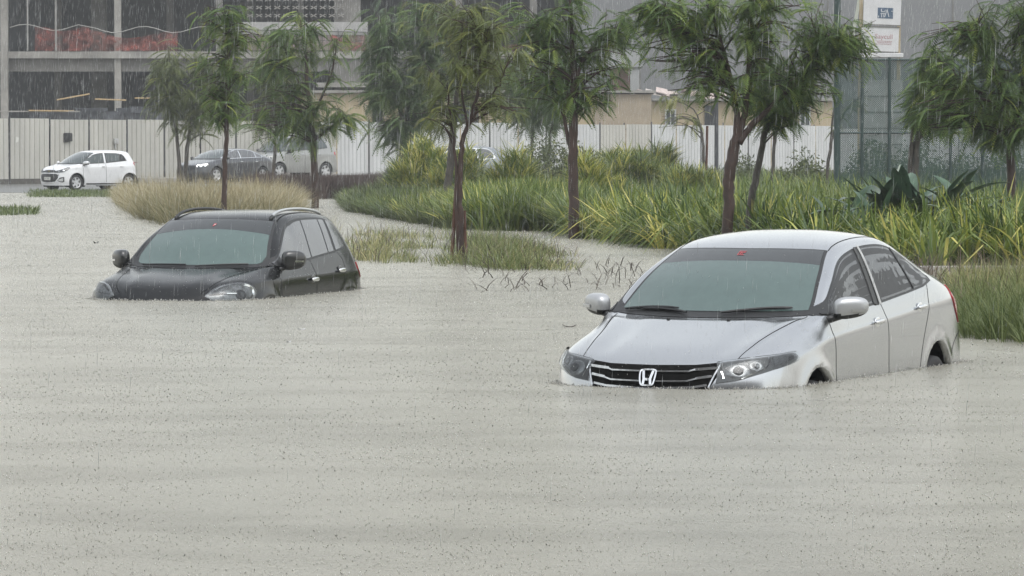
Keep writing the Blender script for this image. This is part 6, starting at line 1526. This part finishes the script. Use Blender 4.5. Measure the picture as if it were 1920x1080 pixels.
tree(150, [[(334,350,.075),(336,300,.07),(330,240,.055),(322,190,.04),(318,130,.02)], [(344,350,.085),(350,290,.075),(358,235,.06),(366,190,.045),(372,130,.02)]],
  [(330,190,50,40,1.3),(380,170,50,55,1.4),(350,120,60,40,1.0),(300,150,35,40,.6),(395,220,28,30,.4)], 'twin-trunked olive tree at the left in front of the hoarding, right of the white hatchback', 21, 'bark_grey', 'leaf_olive', 1300, (.35,.65), .45)
tree(84, [[(420,425,.060),(421,330,.052),(424,260,.046),(427,190,.05),(428,110,.035),(425,40,.02)]],
  [(405,130,35,45,.9),(480,40,30,40,.4),(385,30,25,30,.3),(450,110,40,50,.9),(425,200,38,30,.8),(420,55,40,40,.6),(400,180,30,30,.5),(430,20,30,30,.4)], 'slim single-trunked tree rising behind the black car windscreen', 22, 'bark_red', 'leaf_feather', 900, (.20,.36), .45)
tree(143, [[(511,372,.07),(514,320,.06),(517,250,.055),(519,180,.04),(516,110,.02)]],
  [(490,190,40,35,1),(540,130,45,50,1),(500,120,40,40,.8),(470,215,26,26,.5),(540,70,40,40,.5)], 'thin dull tree close behind the beige off-road wagon bonnet', 23, 'bark_grey', 'leaf_olive', 900, (.32,.6), .42)
tree(111, [[(591,392,.105),(590,330,.092),(587,270,.085),(585,230,.07),(578,170,.055),(574,110,.035),(566,50,.02)], [(588,262,.05),(606,250,.042),(630,232,.03),(655,215,.015)], [(584,225,.05),(600,190,.035),(620,140,.028),(632,90,.015)], [(580,180,.04),(560,150,.03),(540,110,.022),(530,60,.012)]],
  [(610,215,45,26,1.2),(480,110,30,40,.5),(640,40,40,40,.5),(560,230,38,30,1.0),(500,215,45,28,1.0),(600,130,45,40,.6),(545,45,40,30,.9),(640,205,30,22,.5),(520,150,45,35,.7),(575,80,40,40,.4),(480,240,26,20,.4),(540,190,40,30,.6)], 'graceful forked tree with a low right branch behind the black car tail', 24, 'bark_red', 'leaf_feather', 1150, (.30,.58), .52)
tree(131, [[(757,378,.15),(759,320,.135),(763,260,.125),(768,220,.10),(778,160,.07),(790,90,.04),(800,20,.02)], [(762,245,.08),(748,200,.055),(735,140,.04),(728,80,.02)], [(745,335,.05),(752,285,.045),(762,240,.04)]],
  [(740,200,55,45,1.5),(800,180,50,50,1.1),(690,190,30,40,.5),(760,20,70,35,1.0),(880,190,35,50,.6),(760,110,70,50,1.3),(810,60,60,50,1.0),(720,140,42,45,.9),(840,130,40,50,.7),(700,90,30,40,.4),(735,240,40,22,.8)], 'dense dark weeping tree with a stout trunk in the middle left', 25, 'bark_grey', 'leaf_blue', 2500, (.35,.68), .42)
tree(99, [[(836,412,.10),(840,350,.092),(846,290,.085),(851,230,.075),(858,170,.05),(862,100,.03),(868,30,.015)], [(850,240,.05),(828,190,.035),(812,130,.022)], [(852,225,.05),(880,170,.035),(905,110,.022)]],
  [(850,170,60,40,.6),(930,120,45,60,.8),(800,30,50,40,.6),(945,40,40,40,.6),(880,90,60,50,.8),(820,100,45,55,.6),(900,40,60,40,.8),(840,30,60,40,.6),(925,200,45,25,.5)], 'slightly leaning tree right behind the staked one, centre left', 26, 'bark_grey', 'leaf_olive', 950, (.28,.5), .45)
tree(59, [[(867,496,.042),(864,430,.040),(863,370,.040),(862,320,.038),(866,270,.034),(880,230,.030),(892,190,.022),(900,130,.018),(905,60,.010)], [(862,325,.030),(852,275,.022),(846,225,.016),(838,160,.009)], [(884,222,.022),(910,190,.016),(940,150,.010),(958,100,.006)], [(876,236,.022),(868,190,.016),(862,120,.010)]],
  [(880,130,60,60,.8),(920,80,55,55,.7),(850,90,50,60,.6),(880,30,70,40,.6),(820,215,35,20,.4),(955,200,30,25,.35)], 'young forked tree held by two stakes in the drowned grass', 27, 'bark_red', 'leaf_olive', 850, (.16,.30), .50,
  stakes=(((845,490,'reddish stake left of the staked young tree'),(855,350),.026), ((874,492,'second reddish stake tight against the staked young trunk'),(870,395),.026)))
tree(74, [[(1076,446,.105),(1076,380,.092),(1074,300,.085),(1075,220,.078),(1076,150,.06),(1073,80,.04),(1070,10,.025),(1068,-40,.012)], [(1071,275,.045),(1062,250,.035),(1060,200,.028),(1066,150,.018)], [(1076,160,.035),(1095,110,.026),(1120,80,.018),(1150,60,.010)], [(1075,130,.035),(1050,85,.024),(1020,60,.014)]],
  [(1110,180,50,26,1.0),(960,20,60,40,.8),(1130,40,50,35,.6),(960,110,45,40,.7),(1200,110,30,26,.4),(1060,90,60,30,.8),(1130,110,45,30,.7),(1150,150,26,22,.4),(1010,150,50,35,1.0),(1080,30,70,35,.9),(1010,60,50,40,.8),(1050,10,60,30,.6),(1175,60,36,30,.5)], 'straight dark trunked tree in the very middle, standing at the waterline', 28, 'bark_red', 'leaf_feather', 1350, (.22,.42), .45)
tree(140, [[(992,345,.07),(995,300,.06),(999,250,.05),(1003,200,.035),(1005,150,.02)], [(1018,345,.07),(1030,270,.055),(1036,230,.045),(1044,180,.03),(1050,130,.02)]],
  [(980,195,40,35,1.2),(1020,170,50,35,1.2),(960,160,40,40,.9),(1050,200,30,30,.6),(990,120,60,40,1.0)], 'dark drooping twin-stemmed tree close to the hoarding, left of the middle trunk', 29, 'bark_grey', 'leaf_blue', 1700, (.38,.72), .40)
tree(61, [[(1361,486,.086),(1367,380,.080),(1369,320,.086),(1376,275,.08),(1383,235,.050),(1375,180,.042),(1362,120,.033),(1345,60,.024),(1330,0,.014)], [(1380,262,.054),(1396,215,.046),(1402,150,.042),(1406,80,.04),(1405,10,.03),(1400,-40,.014)], [(1384,268,.055),(1410,235,.045),(1445,200,.036),(1490,160,.026),(1530,120,.016),(1570,90,.008)], [(1363,125,.03),(1320,70,.022),(1270,30,.012),(1225,10,.008)]],
  [(1330,60,85,40,1.2),(1600,60,40,30,.6),(1480,10,60,30,.8),(1250,90,40,30,.6),(1240,30,70,40,1.1),(1430,40,80,45,1.1),(1400,140,60,35,.8),(1510,90,70,35,1.1),(1580,100,60,35,1.2),(1290,140,45,35,.7),(1215,70,35,40,.6),(1460,150,50,30,.6),(1350,10,90,30,.8),(1540,50,60,30,.7),(1180,20,40,26,.4)], 'largest spreading tree with a red-brown forked trunk above the silver car', 30, 'bark_red', 'leaf_feather', 2900, (.18,.33), .47)
tree(62, [[(1398,474,.056),(1410,370,.054),(1424,300,.048),(1438,230,.042),(1448,180,.03),(1462,130,.018)]],
  [(1470,190,50,26,1.0),(1420,190,40,30,.7),(1520,170,45,28,.8),(1450,130,50,30,.6),(1490,215,40,16,.4)], 'slender leaning trunk immediately right of the largest tree', 31, 'bark_grey', 'leaf_feather', 1000, (.18,.32), .45)
tree(112, [[(1446,335,.05),(1450,290,.045),(1455,250,.04),(1462,210,.028),(1470,180,.015)]],
  [(1465,215,40,20,.9),(1505,180,40,24,.9),(1440,190,30,20,.5)], 'small dark tree with a pale stake between the twin trunks and the court fence', 32, 'bark_grey', 'leaf_blue', 460, (.24,.42), .45, stakes=(((1449,330,'pale stake of the small dark tree by the court corner'),(1452,245),.035),))
tree(125, [[(1321,345,.05),(1320,300,.045),(1314,240,.03),(1300,205,.02),(1270,190,.012),(1245,178,.006)]],
  [(1248,200,18,26,.8),(1305,215,14,14,.3),(1262,175,22,10,.4),(1240,230,8,12,.3)], 'sparse young sapling with a bent tip in front of the beige office window', 33, 'bark_grey', 'leaf_olive', 70, (.26,.45), .85, stakes=(((1324,330,'short stake of the sparse sapling'),(1326,236),.04),))
tree(104, [[(1546,330,.045),(1556,280,.04),(1572,230,.032),(1592,200,.02),(1625,170,.008)], [(1558,270,.03),(1562,210,.02),(1580,150,.008)]],
  [(1600,185,30,16,.4),(1560,200,20,30,.3)], 'nearly bare leaning sapling just outside the court fence corner', 34, 'bark_grey', 'leaf_olive', 60, (.22,.4), .5)
tree(66, [[(1897,388,.075),(1896,330,.07),(1893,270,.062),(1886,210,.055),(1872,160,.045),(1850,100,.03),(1830,50,.016)], [(1893,260,.05),(1910,200,.04),(1925,130,.03),(1935,60,.018)], [(1880,190,.03),(1840,175,.022),(1800,170,.012)]],
  [(1830,110,50,45,1.0),(1745,60,30,20,.25),(1780,230,40,35,.8),(1900,230,50,35,.8),(1900,60,60,60,1.4),(1880,160,60,40,1.0),(1800,200,50,40,1.2),(1760,180,40,36,.8),(1850,240,50,28,.9),(1960,130,60,90,1.2),(1770,120,26,20,.3),(1900,10,60,40,.8),(1820,60,36,20,.5)], 'big tree at the right edge, crown hanging before the court netting', 35, 'bark_red', 'leaf_feather', 2300, (.20,.38), .42)
tree(78, [[(1716,350,.06),(1718,300,.055),(1722,240,.05),(1728,190,.04),(1738,140,.035),(1748,90,.015)], [(1706,340,.05),(1708,280,.045),(1712,225,.03)]],
  [(1755,165,40,42,1.2),(1785,205,35,40,.9),(1735,200,18,26,.35),(1765,115,30,28,.6)], 'tree with a pale stake standing against the court netting', 36, 'bark_grey', 'leaf_feather', 1300, (.22,.42), .48)
# unseen trees added past the right edge for the car flanks to mirror
for k, (px, Yd, sd_) in enumerate(((2230,70,41),(2620,85,42),(3050,80,43),(3560,92,44),(4200,96,45),(2050,120,46))):
    tree(Yd, [[(px,430,.10),(px+6,330,.09),(px-4,230,.07),(px+10,120,.04),(px+4,0,.02)]], [(px-30,160,90,60,1),(px+60,120,90,70,1),(px,30,120,80,1.2),(px-60,250,60,40,.6)],
      '%s unseen tree added past the right edge for the cars to mirror' % ('first','second','third','fourth','fifth','back')[k], sd_, 'bark_grey', 'leaf_blue', 1100, (.35,.7), .4)
# ------------------------------------------------------------------ rain
def spindles(name, P, L, w_, tilt, m, rnd, k=3):
    """thin drops: two-ended needles"""
    n = len(P); d = np.stack([tilt[:, 0], tilt[:, 1], np.ones(n)], 1); d /= np.linalg.norm(d, axis=1)[:, None]
    V = [P]; a0 = np.random.RandomState(1).uniform(0, 6.28, n)
    for i in range(k):
        a = a0+2*np.pi*i/k; V.append(P+d*L[:, None]*.42+np.stack([np.cos(a), np.sin(a), 0*a], 1)*w_[:, None]/2)
    V.append(P+d*L[:, None]); V = np.stack(V, 1).reshape(-1, 3); b = np.arange(n)[:, None, None]*(k+2)
    T = [(0, 1+(i+1) % k, 1+i) for i in range(k)]+[(1+i, 1+(i+1) % k, k+1) for i in range(k)]
    Q = (np.array(T)[None]+b).reshape(-1, 3)
    return mk_quads(name, V, Q, m, attr=np.repeat(rnd, len(T)), k=3)
def drop_mat(name, stops, rough=.1, trans=.5):
    return leaf_mat(name, stops, rough, trans, .5)
M['drop'] = drop_mat('rain_drop', [(0,(.60,.62,.62)),(1,(.85,.86,.86))], .15, .6)
M['splash'] = drop_mat('splash_drop', [(0,(.20,.195,.175)),(.05,(.28,.275,.25)),(.10,(.56,.55,.51)),(.6,(.72,.71,.67)),(.92,(.85,.84,.81)),(1,(.95,.95,.93))], .5, .55)  # the few dark drops carry a shadow side in their colour
rr_ = np.random.RandomState(77)
n = 24000; y = 7+175*rr_.uniform(0, 1, n)**.75; half = y*.125+.6; P = np.stack([rr_.uniform(-1, 1, n)*half, y, 0*y], 1)
zt_ = CAM_H+y*.040+.5; P[:, 2] = rr_.uniform(0, 1, n)*zt_
tl_ = np.stack([rr_.normal(.045, .015, n), rr_.normal(0, .02, n)], 1)
tag(spindles('rain', P, rr_.uniform(.04, .15, n)*(.55+y/85), rr_.uniform(.0009, .0022, n)*(.45+y/75), tl_, M['drop'], rr_.uniform(0, 1, n)), 'heavy rain falling in fine slanting threads', kind='stuff')
# splashes on the water: little crowns and beads thrown up
n = 150000; y = 13+130*rr_.uniform(0, 1, n)**1.95; half = y*.125+.3; P = np.stack([rr_.uniform(-1, 1, n)*half, y, 0*y-.001], 1)
gz = nz(P[:,0]*2.2, P[:,1]*1.1, 1, 2)+.25*np.sin(P[:,1]*2.7+P[:,0]); keep = gz > rr_.uniform(-.35, .8, n); P = P[keep]; y = y[keep]; n = len(P)
sc = rr_.uniform(.25, 1.0, n)**1.3*(.50+y/42)
tag(spindles('rain_splashes', P, .015*sc, .007*sc, rr_.normal(0, .8, (n, 2)), M['splash'], rr_.uniform(0, 1, n)), 'small splashes of rain all over the flood water', kind='stuff')
# rain bouncing off the two sunk cars, and the fretted waterline round them
def on_car(skin, pose, n, seed):
    rs = np.random.RandomState(seed); mw = pose_matrix(*pose); A = np.array(mw.to_3x3()); t = np.array(mw.translation)
    D = np.concatenate([skin.D.reshape(-1, 3), skin.D.reshape(-1, 3)*[1,-1,1]]) @ A.T+t; Nn = np.concatenate([skin.nrm.reshape(-1, 3), skin.nrm.reshape(-1, 3)*[1,-1,1]]) @ A.T
    up = np.where((Nn[:, 2] > .35) & (D[:, 2] > .05))[0]; k = rs.choice(up, n); P = D[k]+rs.normal(0, .03, (n, 3))*[1,1,0]+[0,0,.002]
    wl = np.where(np.abs(D[:, 2]) < .035)[0]; k2 = rs.choice(wl, 900); c = D[:, :2].mean(0); Q = D[k2].copy(); o = Q[:, :2]-c; o /= np.linalg.norm(o, axis=1)[:, None]; Q[:, :2] += o*np.abs(rs.normal(.01, .05, (900, 1)))+rs.normal(0, .02, (900, 2)); Q[:, 2] = -.001
    return P, Q
for nm, pose, n_, wd_ in (('saloon', (1.796, 30.008, .416, .033, -.518), 900, .0028), ('estate', (-3.061, 46.083, .282, -.007, -.744), 800, .004)):
    P, Q = on_car(SKINS[nm], pose, n_, 5); P = np.concatenate([P, Q]); n = len(P)
    L_ = np.concatenate([rr_.uniform(.006, .020, n_), rr_.uniform(.010, .030, n-n_)])
    tag(spindles('rain_splashes', P, L_, np.full(n, wd_)*np.concatenate([np.full(n_, 1.0), np.full(n-n_, 2.6)]), rr_.normal(0, .8, (n, 2)), M['splash'], rr_.uniform(.35, 1, n)), 'rain splashing on the %s and along its waterline' % {'saloon': 'silver car', 'estate': 'black car'}[nm], kind='stuff')
# scraps floating on the flood
def scrap(px, py, L_, W_, m, name, lab, rz, curl=.01):
    y = CAM_H*F_PX/(py-HOR); V = []; Fc = []; nseg = 6
    for i in range(nseg+1):
        t = i/nseg*2-1; w_ = W_/2*math.sqrt(max(.02, 1-t*t)); z = .004+curl*t*t
        V += [(t*L_/2, -w_, z), (t*L_/2, w_, z), (t*L_/2, w_, z-.006), (t*L_/2, -w_, z-.006)]
    for i in range(nseg):
        for k in range(4): Fc.append((4*i+k, 4*i+(k+1) % 4, 4*i+4+(k+1) % 4, 4*i+4+k))
    Fc += [(0,1,2,3), tuple(4*nseg+k for k in (3,2,1,0))]
    o = mk(name, V, Fc, m); o.location = (XAT(px, y), y, 0); o.rotation_euler = (0, 0, rz); tag(o, lab, name.replace('_', ' ').split()[-1]); return o
scrap(1068, 613, .13, .07, mat('dead_leaf', (.07,.055,.045), .5), 'floating_leaf', 'dark curled leaf afloat left of the silver car bonnet', .1, .02)
scrap(565, 618, .07, .06, M['board_white'], 'floating_scrap', 'tiny white scrap afloat in front of the black car', .2)
scrap(541, 642, .04, .03, M['board_white'], 'floating_scrap', 'tiniest white speck afloat, the nearer of the two white scraps', .5)
scrap(180, 456, .10, .06, mat('dead_leaf_dark', (.03,.03,.025), .5), 'floating_leaf', 'small dark leaf afloat to the left of the black car roof', .7, .03)
# ------------------------------------------------------------------ wet air
hz = MB(); hz.box((20, 130, 10.5), (330, 380, 25.0)); hzo = hz.build('haze', (lambda: None)() or bpy.data.materials.new('haze'))
hm = hzo.data.materials[0]; hm.use_nodes = True; hn = hm.node_tree; hn.nodes.clear()
pv = hn.nodes.new('ShaderNodeVolumePrincipled'); pv.inputs['Color'].default_value = (.93,.95,.96,1); pv.inputs['Density'].default_value = .00058; pv.inputs['Anisotropy'].default_value = .2
ho = hn.nodes.new('ShaderNodeOutputMaterial'); hn.links.new(pv.outputs[0], ho.inputs['Volume'])
tag(hzo, 'thin grey rain haze over the whole place', kind='stuff')
